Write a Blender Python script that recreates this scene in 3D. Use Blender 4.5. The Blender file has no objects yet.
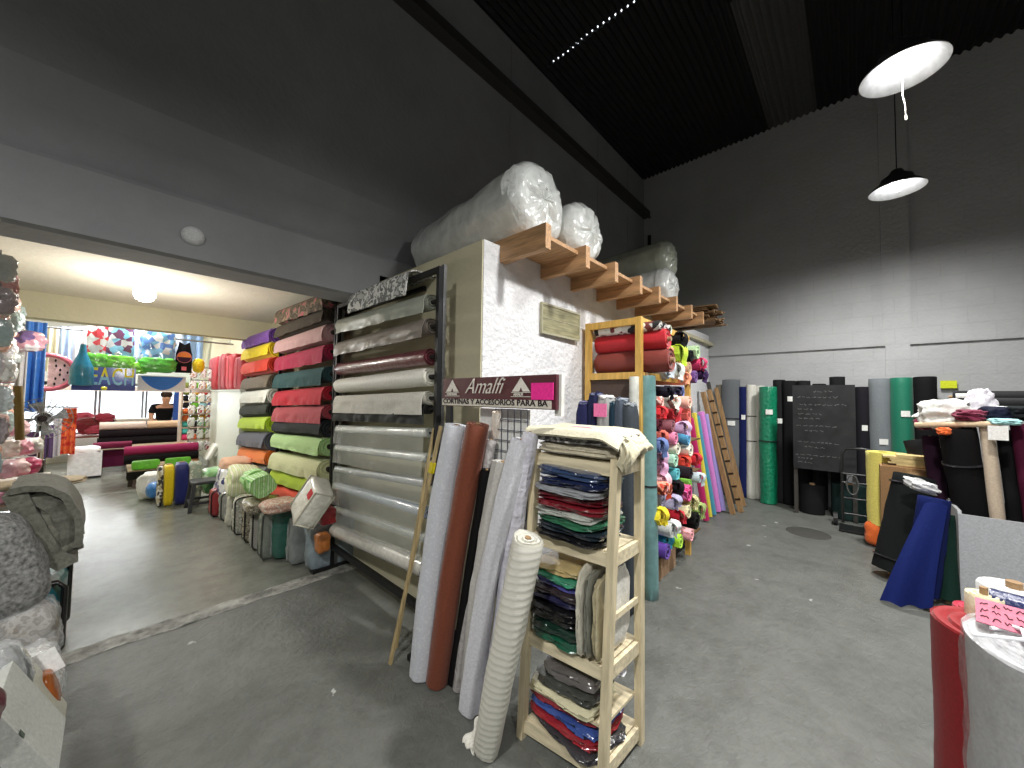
import bpy, math, random
from mathutils import Vector, Matrix, noise
random.seed(7)
D = bpy.data; SC = bpy.context.scene; C = SC.collection; PI = math.pi
# ---------------------------------------------------------------- camera, world, exposure, lights
CH = 1.45; FPX = 370.0
yaw, pit, rol = (math.radians(a) for a in (42.73, 2.16, 0.78))
CF = Vector((math.cos(pit)*math.cos(yaw), math.cos(pit)*math.sin(yaw), math.sin(pit)))
r0 = Vector((math.sin(yaw), -math.cos(yaw), 0)); u0 = r0.cross(CF)
CR = r0*math.cos(rol)+u0*math.sin(rol); CU = -r0*math.sin(rol)+u0*math.cos(rol)
cam = D.objects.new('camera', D.cameras.new('camera')); C.objects.link(cam)
cam.matrix_world = Matrix(((CR.x, CU.x, -CF.x, 0), (CR.y, CU.y, -CF.y, 0), (CR.z, CU.z, -CF.z, CH), (0, 0, 0, 1)))
cam.data.sensor_width = 36; cam.data.lens = FPX/1024*36; cam.data.clip_start = .02
SC.camera = cam
SC.view_settings.view_transform = 'Standard'; SC.view_settings.look = 'None'
SC.view_settings.gamma = 1; SC.view_settings.use_curve_mapping = False
SC.view_settings.exposure = 0.45
W = D.worlds.new('sky'); SC.world = W; W.use_nodes = True
W.node_tree.nodes['Background'].inputs[0].default_value = (.85, .93, 1, 1)
W.node_tree.nodes['Background'].inputs[1].default_value = 2.2
def lamp(kind, loc, e, col=(1, 1, 1), size=.1, rot=(0, 0, 0), sy=None, spot=None):
    l = D.lights.new('light', kind); l.energy = e; l.color = col
    if kind == 'AREA':
        l.size = size
        if sy: l.shape = 'RECTANGLE'; l.size_y = sy
    else: l.shadow_soft_size = size
    o = D.objects.new('light_source', l); o.location = loc; o.rotation_euler = rot; C.objects.link(o); return o
lamp('AREA', (.2, 12.3, 1.3), 110, (.95, .98, 1), 3.4, (-PI/2, 0, 0), 1.2)        # daylight coming in by the shop front

def rad(px, p, c=True):
    """world radius of something px pixels in radius at point p"""
    d = p.dot(CF)-CH*CF.z; q = (p-Vector((0, 0, CH))).dot(CR)/d; return px*d/FPX/(math.sqrt(1+q*q) if c else 1)
def ray(x, y): return CF+(x-512)/FPX*CR+(384-y)/FPX*CU
def P(x, y, ax, v):
    """the point of the plane  axis = v  that is seen at pixel (x, y)"""
    o = Vector((0, 0, CH)); d = ray(x, y); k = 'xyz'.index(ax); return o+d*((v-o[k])/d[k])
# ---------------------------------------------------------------- materials
MC = {}
def lin(c): return tuple(((v/255)/12.92 if v/255 <= .04045 else ((v/255+.055)/1.055)**2.4) for v in c)
def base_mat(key):
    m = D.materials.new(key[:60]); m.use_nodes = True; nt = m.node_tree
    return m, nt, nt.nodes['Principled BSDF']
def nd(nt, t, **kw):
    n = nt.nodes.new(t)
    for k, v in kw.items():
        if k in n.inputs: n.inputs[k].default_value = v
        else: setattr(n, k, v)
    return n
def noise_bump(nt, b, scale, strength, dist=.01, detail=4, stretch=None):
    tc = nd(nt, 'ShaderNodeTexCoord'); src = tc.outputs['Object']
    if stretch:
        mp = nd(nt, 'ShaderNodeMapping'); mp.inputs['Scale'].default_value = stretch
        nt.links.new(src, mp.inputs[0]); src = mp.outputs[0]
    n = nd(nt, 'ShaderNodeTexNoise', Scale=scale, Detail=detail); nt.links.new(src, n.inputs['Vector'])
    bp = nd(nt, 'ShaderNodeBump', Strength=strength, Distance=dist)
    nt.links.new(n.outputs[0], bp.inputs['Height']); nt.links.new(bp.outputs[0], b.inputs['Normal'])
    return n, src
def varied(nt, b, fac, c, amt=.25):
    r = nd(nt, 'ShaderNodeValToRGB'); e = r.color_ramp.elements
    e[0].position = .3; e[1].position = .7
    e[0].color = tuple(v*(1-amt) for v in c)+(1,); e[1].color = tuple(min(1, v*(1+amt)) for v in c)+(1,)
    nt.links.new(fac, r.inputs[0]); nt.links.new(r.outputs[0], b.inputs['Base Color']); return r
def fab(c, rough=.85, amt=.12, sc=90, st=.35):
    k = 'fabric %s %s %s' % (c, rough, sc)
    if k not in MC:
        m, nt, b = base_mat(k); n, s = noise_bump(nt, b, sc, st, .004)
        varied(nt, b, n.outputs[0], lin(c), amt); b.inputs['Roughness'].default_value = rough
        b.inputs['Sheen Weight'].default_value = .12 if max(c) > 90 else 0; b.inputs['Specular IOR Level'].default_value = .5 if max(c) > 90 else .2; MC[k] = m
    return MC[k]
def gloss(c, rough=.25, st=.5, sc=25, coat=.5):
    k = 'vinyl %s %s %s' % (c, rough, st)
    if k not in MC:
        m, nt, b = base_mat(k); n, s = noise_bump(nt, b, sc, st, .02)
        varied(nt, b, n.outputs[0], lin(c), .12); b.inputs['Roughness'].default_value = rough
        b.inputs['Coat Weight'].default_value = coat; b.inputs['Coat Roughness'].default_value = .12; MC[k] = m
    return MC[k]
def metal(c, rough=.35, mt=1.0):
    k = 'metal %s %s' % (c, rough)
    if k not in MC:
        m, nt, b = base_mat(k); n, s = noise_bump(nt, b, 60, .1, .002)
        varied(nt, b, n.outputs[0], lin(c), .15); b.inputs['Roughness'].default_value = rough; b.inputs['Metallic'].default_value = mt; MC[k] = m
    return MC[k]
def film(tint=(225, 235, 235), opaque=.22, rough=.12):
    """clear plastic: mostly see-through, with a glossy crinkled skin"""
    k = 'clear film %s %s' % (tint, opaque)
    if k not in MC:
        m, nt, b = base_mat(k); n, s = noise_bump(nt, b, 14, .7, .03)
        b.inputs['Base Color'].default_value = lin(tint)+(1,); b.inputs['Roughness'].default_value = rough
        b.inputs['Specular IOR Level'].default_value = .9
        t = nd(nt, 'ShaderNodeBsdfTransparent'); mx = nd(nt, 'ShaderNodeMixShader', Fac=opaque)
        lw = nd(nt, 'ShaderNodeLayerWeight', Blend=.35); ad = nd(nt, 'ShaderNodeMath', operation='ADD', use_clamp=True)
        ad.inputs[1].default_value = opaque
        lm = nd(nt, 'ShaderNodeMath', operation='MULTIPLY'); lm.inputs[1].default_value = .35; nt.links.new(lw.outputs['Facing'], lm.inputs[0]); nt.links.new(lm.outputs[0], ad.inputs[0]); nt.links.new(ad.outputs[0], mx.inputs[0])
        nt.links.new(t.outputs[0], mx.inputs[1]); nt.links.new(b.outputs[0], mx.inputs[2])
        nt.links.new(mx.outputs[0], nt.nodes['Material Output'].inputs[0]); MC[k] = m
    return MC[k]
def wood(c, sc=1.0, axis=(1, 12, 12), rough=.6, dark=.55, knots=False):
    k = 'wood %s %s %s' % (c, axis, knots)
    if k not in MC:
        m, nt, b = base_mat(k); n, s = noise_bump(nt, b, 6*sc, .25, .004, 6, axis)
        r = varied(nt, b, n.outputs[0], lin(c), .3); r.color_ramp.elements[0].color = tuple(v*dark for v in lin(c))+(1,)
        if knots:
            tc = nd(nt, 'ShaderNodeTexCoord'); v = nd(nt, 'ShaderNodeTexVoronoi', Scale=4.5); nt.links.new(tc.outputs['Object'], v.inputs['Vector'])
            rr = nd(nt, 'ShaderNodeValToRGB'); rr.color_ramp.elements[0].position = .06; rr.color_ramp.elements[1].position = .13
            rr.color_ramp.elements[0].color = (.25, .12, .05, 1); rr.color_ramp.elements[1].color = (1, 1, 1, 1)
            mx = nd(nt, 'ShaderNodeMix', data_type='RGBA', blend_type='MULTIPLY'); mx.inputs[0].default_value = 1
            nt.links.new(v.outputs['Distance'], rr.inputs[0]); nt.links.new(r.outputs[0], mx.inputs[6]); nt.links.new(rr.outputs[0], mx.inputs[7])
            nt.links.new(mx.outputs[2], b.inputs['Base Color'])
        b.inputs['Roughness'].default_value = rough; MC[k] = m
    return MC[k]
def patt(cols, sc=14, kind='voronoi', rough=.8, coat=0):
    k = 'pattern %s %s %s' % (cols, sc, kind)
    k2 = k[:60]
    if k not in MC:
        m, nt, b = base_mat(k2); n, s = noise_bump(nt, b, 60, .3, .004)
        if kind == 'voronoi':
            t = nd(nt, 'ShaderNodeTexVoronoi', Scale=sc); nt.links.new(s, t.inputs['Vector']); fac = nd(nt, 'ShaderNodeSeparateColor'); nt.links.new(t.outputs['Color'], fac.inputs[0]); f = fac.outputs[0]
        elif kind == 'ribs':
            t = nd(nt, 'ShaderNodeTexWave', Scale=sc, Distortion=1.5); t.bands_direction = 'Z'; nt.links.new(s, t.inputs['Vector']); f = t.outputs['Fac']
            bp2 = [x for x in nt.nodes if x.type == 'BUMP'][0]; bp2.inputs['Strength'].default_value = .25; bp2.inputs['Distance'].default_value = .004; nt.links.new(f, bp2.inputs['Height'])
        elif kind == 'stripe':
            t = nd(nt, 'ShaderNodeTexWave', Scale=sc, Distortion=.3); nt.links.new(s, t.inputs['Vector']); f = t.outputs['Fac']
        else:
            t = nd(nt, 'ShaderNodeTexNoise', Scale=sc, Detail=3); nt.links.new(s, t.inputs['Vector']); mr = nd(nt, 'ShaderNodeMapRange'); mr.inputs[1].default_value = .3; mr.inputs[2].default_value = .7
            nt.links.new(t.outputs[0], mr.inputs[0]); f = mr.outputs[0]
        r = nd(nt, 'ShaderNodeValToRGB'); r.color_ramp.interpolation = 'CONSTANT'; e = r.color_ramp.elements
        while len(e) < len(cols): e.new(.5)
        for i, c in enumerate(cols): e[i].position = i/len(cols); e[i].color = lin(c)+(1,)
        nt.links.new(f, r.inputs[0]); nt.links.new(r.outputs[0], b.inputs['Base Color']); b.inputs['Roughness'].default_value = rough
        b.inputs['Coat Weight'].default_value = coat; MC[k] = m
    return MC[k]
def glow(c, s):
    k = 'glow %s %s' % (c, s)
    if k not in MC:
        m, nt, b = base_mat(k); b.inputs['Base Color'].default_value = (.8, .8, .8, 1)
        b.inputs['Emission Color'].default_value = tuple(c)+(1,); b.inputs['Emission Strength'].default_value = s; MC[k] = m
    return MC[k]
def plaster(key, c, c2, sc=1.3, bump=.25, rough=.9, joints=False):
    m, nt, b = base_mat(key); tc = nd(nt, 'ShaderNodeTexCoord')
    n1 = nd(nt, 'ShaderNodeTexNoise', Scale=sc, Detail=8, Roughness=.65); nt.links.new(tc.outputs['Object'], n1.inputs[0])
    n2 = nd(nt, 'ShaderNodeTexNoise', Scale=28, Detail=6); nt.links.new(tc.outputs['Object'], n2.inputs[0])
    r = nd(nt, 'ShaderNodeValToRGB'); e = r.color_ramp.elements; e[0].position = .35; e[1].position = .65
    e[0].color = lin(c)+(1,); e[1].color = lin(c2)+(1,); nt.links.new(n1.outputs[0], r.inputs[0])
    col = r.outputs[0]; h = n2.outputs[0]
    if joints:
        mp = nd(nt, 'ShaderNodeMapping'); mp.inputs['Rotation'].default_value = (PI/2, 0, 0) if joints == 'xz' else (PI/2, 0, PI/2)
        if joints == 'yz':
            sp = nd(nt, 'ShaderNodeSeparateXYZ'); cb = nd(nt, 'ShaderNodeCombineXYZ'); nt.links.new(tc.outputs['Object'], sp.inputs[0])
            nt.links.new(sp.outputs[1], cb.inputs[0]); nt.links.new(sp.outputs[2], cb.inputs[1]); vec = cb.outputs[0]
        else:
            sp = nd(nt, 'ShaderNodeSeparateXYZ'); cb = nd(nt, 'ShaderNodeCombineXYZ'); nt.links.new(tc.outputs['Object'], sp.inputs[0])
            nt.links.new(sp.outputs[0], cb.inputs[0]); nt.links.new(sp.outputs[2], cb.inputs[1]); vec = cb.outputs[0]
        bk = nd(nt, 'ShaderNodeTexBrick', Scale=1.0); bk.inputs['Brick Width'].default_value = .4; bk.inputs['Row Height'].default_value = .2
        bk.inputs['Mortar Size'].default_value = .006; bk.inputs['Color1'].default_value = (1, 1, 1, 1); bk.inputs['Color2'].default_value = (.96, .96, .96, 1); bk.inputs['Mortar'].default_value = (.88, .88, .88, 1)
        nt.links.new(vec, bk.inputs['Vector'])
        mx = nd(nt, 'ShaderNodeMix', data_type='RGBA', blend_type='MULTIPLY'); mx.inputs[0].default_value = .6
        nt.links.new(col, mx.inputs[6]); nt.links.new(bk.outputs[0], mx.inputs[7]); col = mx.outputs[2]
    nt.links.new(col, b.inputs['Base Color'])
    bp = nd(nt, 'ShaderNodeBump', Strength=bump, Distance=.02); nt.links.new(h, bp.inputs['Height']); nt.links.new(bp.outputs[0], b.inputs['Normal'])
    b.inputs['Roughness'].default_value = rough; return m
# ---------------------------------------------------------------- mesh kit
class MB:
    def __init__(s): s.v = []; s.f = []; s.m = []
    def add(s, vs, fs, mi=0):
        o = len(s.v); s.v += [Vector(v) for v in vs]; s.f += [tuple(i+o for i in f) for f in fs]; s.m += [mi]*len(fs); return s
    def box(s, a, b, mi=0):
        (x0, y0, z0), (x1, y1, z1) = [[f(p, q) for p, q in zip(a, b)] for f in (min, max)]
        return s.add([(x0, y0, z0), (x1, y0, z0), (x1, y1, z0), (x0, y1, z0), (x0, y0, z1), (x1, y0, z1), (x1, y1, z1), (x0, y1, z1)],
                     [(0, 3, 2, 1), (4, 5, 6, 7), (0, 1, 5, 4), (1, 2, 6, 5), (2, 3, 7, 6), (3, 0, 4, 7)], mi)
    def bar(s, p, q, w, h, up=(0, 0, 1), mi=0):
        p = Vector(p); q = Vector(q); d = (q-p).normalized(); up = Vector(up)
        if abs(d.dot(up)) > .98: up = Vector((1, 0, 0))
        a = d.cross(up).normalized()*w/2; b = a.cross(d).normalized()*h/2
        vs = [c+i*a+j*b for c in (p, q) for i, j in ((-1, -1), (1, -1), (1, 1), (-1, 1))]
        return s.add(vs, [(0, 1, 2, 3), (7, 6, 5, 4), (0, 4, 5, 1), (1, 5, 6, 2), (2, 6, 7, 3), (3, 7, 4, 0)], mi)
    def tube(s, pts, r, n=12, mi=0, cap=True):
        pts = [Vector(p) for p in pts]; k = len(pts); rs = r if isinstance(r, (list, tuple)) else [r]*k; rings = []
        prev = None
        for i, p in enumerate(pts):
            d = (pts[min(i+1, k-1)]-pts[max(i-1, 0)]).normalized()
            a = prev-d*prev.dot(d) if prev else d.orthogonal()
            a.normalize(); prev = a; b = d.cross(a)
            rings.append([p+rs[i]*(math.cos(t)*a+math.sin(t)*b) for t in (2*PI*j/n for j in range(n))])
        vs = [v for g in rings for v in g]
        fs = [(i*n+j, i*n+(j+1) % n, (i+1)*n+(j+1) % n, (i+1)*n+j) for i in range(k-1) for j in range(n)]
        if cap: fs += [tuple(range(n))[::-1], tuple((k-1)*n+j for j in range(n))]
        return s.add(vs, fs, mi)
    def lathe(s, prof, c=(0, 0, 0), n=24, mi=0):
        c = Vector(c); vs = [c+Vector((r*math.cos(2*PI*j/n), r*math.sin(2*PI*j/n), z)) for r, z in prof for j in range(n)]
        fs = [(i*n+j, i*n+(j+1) % n, (i+1)*n+(j+1) % n, (i+1)*n+j) for i in range(len(prof)-1) for j in range(n)]
        return s.add(vs, fs, mi)
    def build(s, name, mat, parent=None, smooth=True, label=None, cat=None, group=None, kind=None, recenter=True):
        mats = mat if isinstance(mat, (list, tuple)) else [mat]
        org = Vector((0, 0, 0))
        if parent is None and recenter:
            lo = Vector([min(v[i] for v in s.v) for i in range(3)]); hi = Vector([max(v[i] for v in s.v) for i in range(3)])
            org = Vector(((lo.x+hi.x)/2, (lo.y+hi.y)/2, lo.z))
        elif parent is not None: org = parent_world(parent)
        me = D.meshes.new(name); me.from_pydata([v-org for v in s.v], [], s.f); me.update()
        for m in mats: me.materials.append(m)
        for i, p in enumerate(me.polygons): p.material_index = s.m[i]; p.use_smooth = smooth
        if smooth:
            try: me.set_sharp_from_angle(angle=math.radians(50))
            except Exception: pass
        o = D.objects.new(name, me); C.objects.link(o)
        if parent: o.parent = parent
        else: o.location = org
        return tag(o, label, cat, group, kind)
def parent_world(p):
    t = Vector(p.location); q = p.parent
    while q: t += Vector(q.location); q = q.parent
    return t
def tag(o, label=None, cat=None, group=None, kind=None):
    if label: o['label'] = label
    if cat: o['category'] = cat
    if group: o['group'] = group
    if kind: o['kind'] = kind
    return o
def thing(name, loc, label, cat, group=None):
    o = D.objects.new(name, None); o.location = loc; o.empty_display_size = .1; C.objects.link(o); return tag(o, label, cat, group)
def fix(me_obj): return me_obj
def nz(v, s, k=0): return noise.noise(Vector(v)*s+Vector((k*7.3, k*3.1, k*1.7)))

def roll_mb(A, B, r, wr=.03, bend=None, n=24, k=14, seed=0, taper=1.0, flat=1.0, layers=4, hole=.22, up=None):
    """a roll of cloth from A to B: layered spiral ends, a free outer edge, soft wrinkles"""
    A = Vector(A); B = Vector(B); L = (B-A).length; ax = (B-A).normalized(); a = ax.orthogonal().normalized()
    ref = Vector(up) if up else Vector((0, 0, 1)) if abs(ax.z) < .8 else Vector((0, -1, 0))
    a = (ref-ax*ref.dot(ax)).normalized(); b = ax.cross(a); bend = Vector(bend) if bend else Vector((0, 0, 0))
    mb = MB(); k = max(k, int(L/.09)); vs = []; ph = seed*2.1
    def ring(t, rr, off=0):
        c = A.lerp(B, t)+bend*math.sin(PI*t)+ax*off; out = []
        for j in range(n):
            th = 2*PI*j/n; sp = 1+.05*(((th+ph) % (2*PI))/(2*PI)-.5)
            w = 1+wr*(1.6*nz((math.cos(th)*2, math.sin(th)*2, t*L*3), 1.0, seed)+.8*nz((th*2, t*L*9, seed), 1.3, seed))
            q = rr*sp*w; out.append(c+q*(a*math.cos(th)*flat+b*math.sin(th)))
        return out
    rr = lambda t: r*(1+(taper-1)*t)
    rings = []
    for i in range(layers, -1, -1):                         # near end: concentric layers
        f = hole+(1-hole)*i/layers
    seq = []
    for i in range(layers+1):
        f = hole+(.97-hole)*i/layers
        if i: seq.append((f-.03, -.004*(i % 2)+.003)); 
        seq.append((f, .010*(i % 2)))
    for f, off in seq: rings.append(ring(0, r*f, off))
    rings.append(ring(.5*.012/L, r*.99, 0))
    for i in range(k+1): rings.append(ring(.004+.992*i/k, rr(i/k)))
    for f, off in reversed(seq): rings.append(ring(1, rr(1)*f, -off))
    mb.add([v for g in rings for v in g], [(i*n+j, i*n+(j+1) % n, (i+1)*n+(j+1) % n, (i+1)*n+j) for i in range(len(rings)-1) for j in range(n)])
    return mb
CORE = None
def roll(A, B, r, mat, label, group=None, name='fabric_roll', core=True, cmat=None, ext=.025, cat='fabric roll', band=None, tagm=None, **kw):
    A = Vector(A); B = Vector(B); base = A if A.z <= B.z else B
    t = thing(name, base, label, cat, group)
    kw.setdefault('seed', random.random()*20)
    fo = roll_mb(A, B, r, **kw).build('fabric' if 'paper' not in name else 'paper', mat, t)
    if core:
        ax = (B-A).normalized(); hr = r*kw.get('hole', .22)
        MB().tube([A-ax*ext, A+ax*.02, B-ax*.02, B+ax*ext], hr*1.04, 14).build('core_tube', cmat or fab((150, 120, 85)), t)
    if band is not None:
        for f in (band if isinstance(band, (list, tuple)) else [band]):
            ax = (B-A).normalized(); c = A.lerp(B, f)+Vector(kw.get('bend') or (0, 0, 0))*math.sin(PI*f)
            MB().tube([c-ax*.006, c+ax*.006], r*(1.05+1.5*kw.get('wr', .03)), 20).build('tie_band', gloss((40, 40, 45)), fo)
    if tagm is not None:
        f, side, w, h = tagm; c = A.lerp(B, f)+Vector(kw.get('bend') or (0, 0, 0))*math.sin(PI*f); side = Vector(side).normalized(); ax = (B-A).normalized()
        side = (side-ax*side.dot(ax)).normalized(); s = ax.cross(side); o = c+side*(r*(1.05+kw.get('wr', .03)*1.3))
        m = MB(); vs = []
        for i in range(5):
            u = (i/4-.5)*w
            for z in (-h/2, h/2): vs.append(o+s*u-side*(u*u/(2*r))+ax*z)
        vs2 = [v-side*.004 for v in vs]
        m.add(vs, [(2*i, 2*i+1, 2*i+3, 2*i+2) for i in range(4)]); m.add(vs2, [(2*i, 2*i+2, 2*i+3, 2*i+1) for i in range(4)])
        m.build('paper_tag', fab((235, 235, 230)), fo)
    return t
def sheet(fn, nu, nv, th=.004, mb=None, mi=0):
    """a thin cloth surface fn(u,v) given real thickness"""
    mb = mb or MB(); g = [[Vector(fn(i/nu, j/nv)) for j in range(nv+1)] for i in range(nu+1)]
    def nor(i, j):
        a = g[min(i+1, nu)][j]-g[max(i-1, 0)][j]; b = g[i][min(j+1, nv)]-g[i][max(j-1, 0)]; n = a.cross(b)
        return n.normalized() if n.length > 1e-9 else Vector((0, 0, 1))
    top = [g[i][j]+nor(i, j)*th/2 for i in range(nu+1) for j in range(nv+1)]; bot = [g[i][j]-nor(i, j)*th/2 for i in range(nu+1) for j in range(nv+1)]
    W_ = nv+1; N = len(top); fs = []
    for i in range(nu):
        for j in range(nv):
            a, b, c, d = i*W_+j, (i+1)*W_+j, (i+1)*W_+j+1, i*W_+j+1; fs += [(a, b, c, d), (N+a, N+d, N+c, N+b)]
    for i in range(nu): fs += [(i*W_, N+i*W_, N+(i+1)*W_, (i+1)*W_), (i*W_+nv, (i+1)*W_+nv, N+(i+1)*W_+nv, N+i*W_+nv)]
    for j in range(nv): fs += [(j, j+1, N+j+1, N+j), (nu*W_+j, N+nu*W_+j, N+nu*W_+j+1, nu*W_+j+1)]
    return mb.add(top+bot, fs, mi)
def soft(c, size, p=4.0, wr=.06, ws=4, seed=None, M=None, n=10, sag=0):
    """a stuffed soft block: rounded superellipsoid with dents and folds; c = centre of its base"""
    seed = random.random()*30 if seed is None else seed; vs = []; idx = {}; fs = []
    def key(q): return tuple(round(x, 5) for x in q)
    for axis in range(3):
        for sg in (-1, 1):
            for i in range(n):
                for j in range(n):
                    quad = []
                    for (a, b) in ((i, j), (i+1, j), (i+1, j+1), (i, j+1)):
                        u = math.tan((a/n*2-1)*PI/4); v = math.tan((b/n*2-1)*PI/4)
                        q = [0, 0, 0]; q[axis] = sg; q[(axis+1) % 3] = u; q[(axis+2) % 3] = v
                        kk = key(q)
                        if kk not in idx: idx[kk] = len(vs); vs.append(Vector(q))
                        quad.append(idx[kk])
                    fs.append(tuple(quad if sg > 0 else quad[::-1]))
    out = []
    for q in vs:
        L = sum(abs(x)**p for x in q)**(1/p); d = q/L
        w = 1+wr*(nz(d, ws*.5, seed)*1.3+nz(d, ws*1.7, seed+3)*.5)
        v = Vector((d.x*size[0]/2*w, d.y*size[1]/2*w, d.z*size[2]/2*(w*.5+.5)))
        v.z -= sag*(d.x**2+d.y**2)
        out.append(v)
    lo = min(v.z for v in out); out = [v-Vector((0, 0, lo)) for v in out]
    if M is not None: out = [M @ v for v in out]
    c = Vector(c); return MB().add([v+c for v in out], fs)
def R3(rx=0, ry=0, rz=0): return Matrix.Rotation(math.radians(rz), 3, 'Z') @ Matrix.Rotation(math.radians(ry), 3, 'Y') @ Matrix.Rotation(math.radians(rx), 3, 'X')
def text_mb(body, size, origin, ux, uy, shear=0, ext=.002, bold=0, mi=0, mb=None):
    cu = D.curves.new('t', 'FONT'); cu.body = body; cu.size = size; cu.shear = shear; cu.extrude = ext; cu.offset = bold; cu.resolution_u = 3
    o = D.objects.new('t', cu); C.objects.link(o); bpy.context.view_layer.update()
    me = o.evaluated_get(bpy.context.evaluated_depsgraph_get()).to_mesh()
    origin = Vector(origin); ux = Vector(ux); uy = Vector(uy); uz = ux.cross(uy)
    mb = mb or MB(); mb.add([origin+ux*v.co.x+uy*v.co.y+uz*v.co.z for v in me.vertices], [tuple(p.vertices) for p in me.polygons], mi)
    w = max([v.co.x for v in me.vertices]+[0]); o.to_mesh_clear(); D.objects.remove(o); D.curves.remove(cu); return mb, w
def struct(name, mb, mat, smooth=False, label=None): return mb.build(name, mat, None, smooth, label, None, None, 'structure', recenter=False)
# ---------------------------------------------------------------- the building
GREY = plaster('grey wall paint', (150, 151, 152), (168, 169, 169), 1.1, .3)
DARKGREY = plaster('grey beam paint', (140, 141, 143), (158, 159, 160), .9, .25)
ENDW = plaster('grey block wall paint', (170, 171, 172), (186, 187, 188), .8, .3, joints='yz')
WHITE = plaster('white rough render', (222, 223, 226), (240, 240, 242), 2.5, .8)
BEIGE = plaster('beige wall paint', (196, 190, 160), (206, 200, 172), 1.2, .2)
CREAM = plaster('cream ceiling paint', (214, 208, 190), (226, 220, 205), .8, .25)
def floor_mat(key, c, c2, rough, chips):
    m, nt, b = base_mat(key); tc = nd(nt, 'ShaderNodeTexCoord'); o = tc.outputs['Object']
    n1 = nd(nt, 'ShaderNodeTexNoise', Scale=.9, Detail=10, Roughness=.7); nt.links.new(o, n1.inputs[0])
    n2 = nd(nt, 'ShaderNodeTexNoise', Scale=5, Detail=10, Roughness=.8); nt.links.new(o, n2.inputs[0])
    r = nd(nt, 'ShaderNodeValToRGB'); e = r.color_ramp.elements; e[0].position = .3; e[1].position = .7; e[0].color = lin(c)+(1,); e[1].color = lin(c2)+(1,)
    nt.links.new(n1.outputs[0], r.inputs[0]); col = r.outputs[0]
    if chips:
        n4 = nd(nt, 'ShaderNodeTexNoise', Scale=26, Detail=4); nt.links.new(o, n4.inputs[0]); vm = nd(nt, 'ShaderNodeVectorMath', operation='MULTIPLY_ADD'); vm.inputs[1].default_value = (.09, .09, 0)
        nt.links.new(n4.outputs['Color'], vm.inputs[0]); nt.links.new(o, vm.inputs[2]); v = nd(nt, 'ShaderNodeTexVoronoi', Scale=3.2, Randomness=1.0); nt.links.new(vm.outputs[0], v.inputs['Vector'])
        a = nd(nt, 'ShaderNodeMath', operation='MULTIPLY_ADD'); a.inputs[1].default_value = -.10; nt.links.new(n2.outputs[0], a.inputs[0]); nt.links.new(v.outputs['Distance'], a.inputs[2])
        rr = nd(nt, 'ShaderNodeValToRGB'); rr.color_ramp.elements[0].position = -0.0; rr.color_ramp.elements[1].position = .008
        rr.color_ramp.elements[0].color = (1, 1, 1, 1); rr.color_ramp.elements[1].color = (0, 0, 0, 1); nt.links.new(a.outputs[0], rr.inputs[0])
        mx = nd(nt, 'ShaderNodeMix', data_type='RGBA'); nt.links.new(rr.outputs[0], mx.inputs[0]); nt.links.new(col, mx.inputs[6]); mx.inputs[7].default_value = lin((178, 180, 176))+(1,); col = mx.outputs[2]
    # fine dirt
    rd = nd(nt, 'ShaderNodeValToRGB'); rd.color_ramp.elements[0].position = .36; rd.color_ramp.elements[1].position = .56
    rd.color_ramp.elements[0].color = (.62, .62, .60, 1); rd.color_ramp.elements[1].color = (1, 1, 1, 1); nt.links.new(n2.outputs[0], rd.inputs[0])
    mz = nd(nt, 'ShaderNodeMix', data_type='RGBA', blend_type='MULTIPLY'); mz.inputs[0].default_value = .8
    nt.links.new(col, mz.inputs[6]); nt.links.new(rd.outputs[0], mz.inputs[7]); nt.links.new(mz.outputs[2], b.inputs['Base Color'])
    rg = nd(nt, 'ShaderNodeMapRange'); rg.inputs[3].default_value = rough-.08; rg.inputs[4].default_value = rough+.2; nt.links.new(n1.outputs[0], rg.inputs[0]); nt.links.new(rg.outputs[0], b.inputs['Roughness'])
    n3 = nd(nt, 'ShaderNodeTexNoise', Scale=22, Detail=8, Roughness=.7, Distortion=.6); nt.links.new(o, n3.inputs[0])
    sm = nd(nt, 'ShaderNodeMath', operation='ADD'); nt.links.new(n2.outputs[0], sm.inputs[0]); nt.links.new(n3.outputs[0], sm.inputs[1])
    bp = nd(nt, 'ShaderNodeBump', Strength=.55 if chips else .1, Distance=.015); nt.links.new(sm.outputs[0], bp.inputs['Height']); nt.links.new(bp.outputs[0], b.inputs['Normal']); return m
FL1 = floor_mat('worn grey floor paint', (96, 98, 94), (113, 115, 110), .38, True)
FL2 = floor_mat('smooth shop floor', (118, 120, 112), (134, 136, 128), .16, False)
struct('floor', MB().box((-4, -6, -.1), (7, 3.14, 0)), FL1)
struct('floor', MB().box((-4, 3.22, -.1), (3, 13.5, 0)), FL2)
m = MB(); NX = 90
def seam(u, v):
    x = -4+u*6.2; return (x, 3.10+.14*v+.02*nz((x*3, v, 0), 1.5)*(v < .5), .002+.006*nz((x, v*2, 0), 9)+.004*nz((x, v, 3), 22))
sheet(seam, 320, 8, .004, m); struct('trim_1', m, plaster('broken cement strip', (84, 84, 80), (178, 178, 172), 7, 1.0), True)
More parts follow.
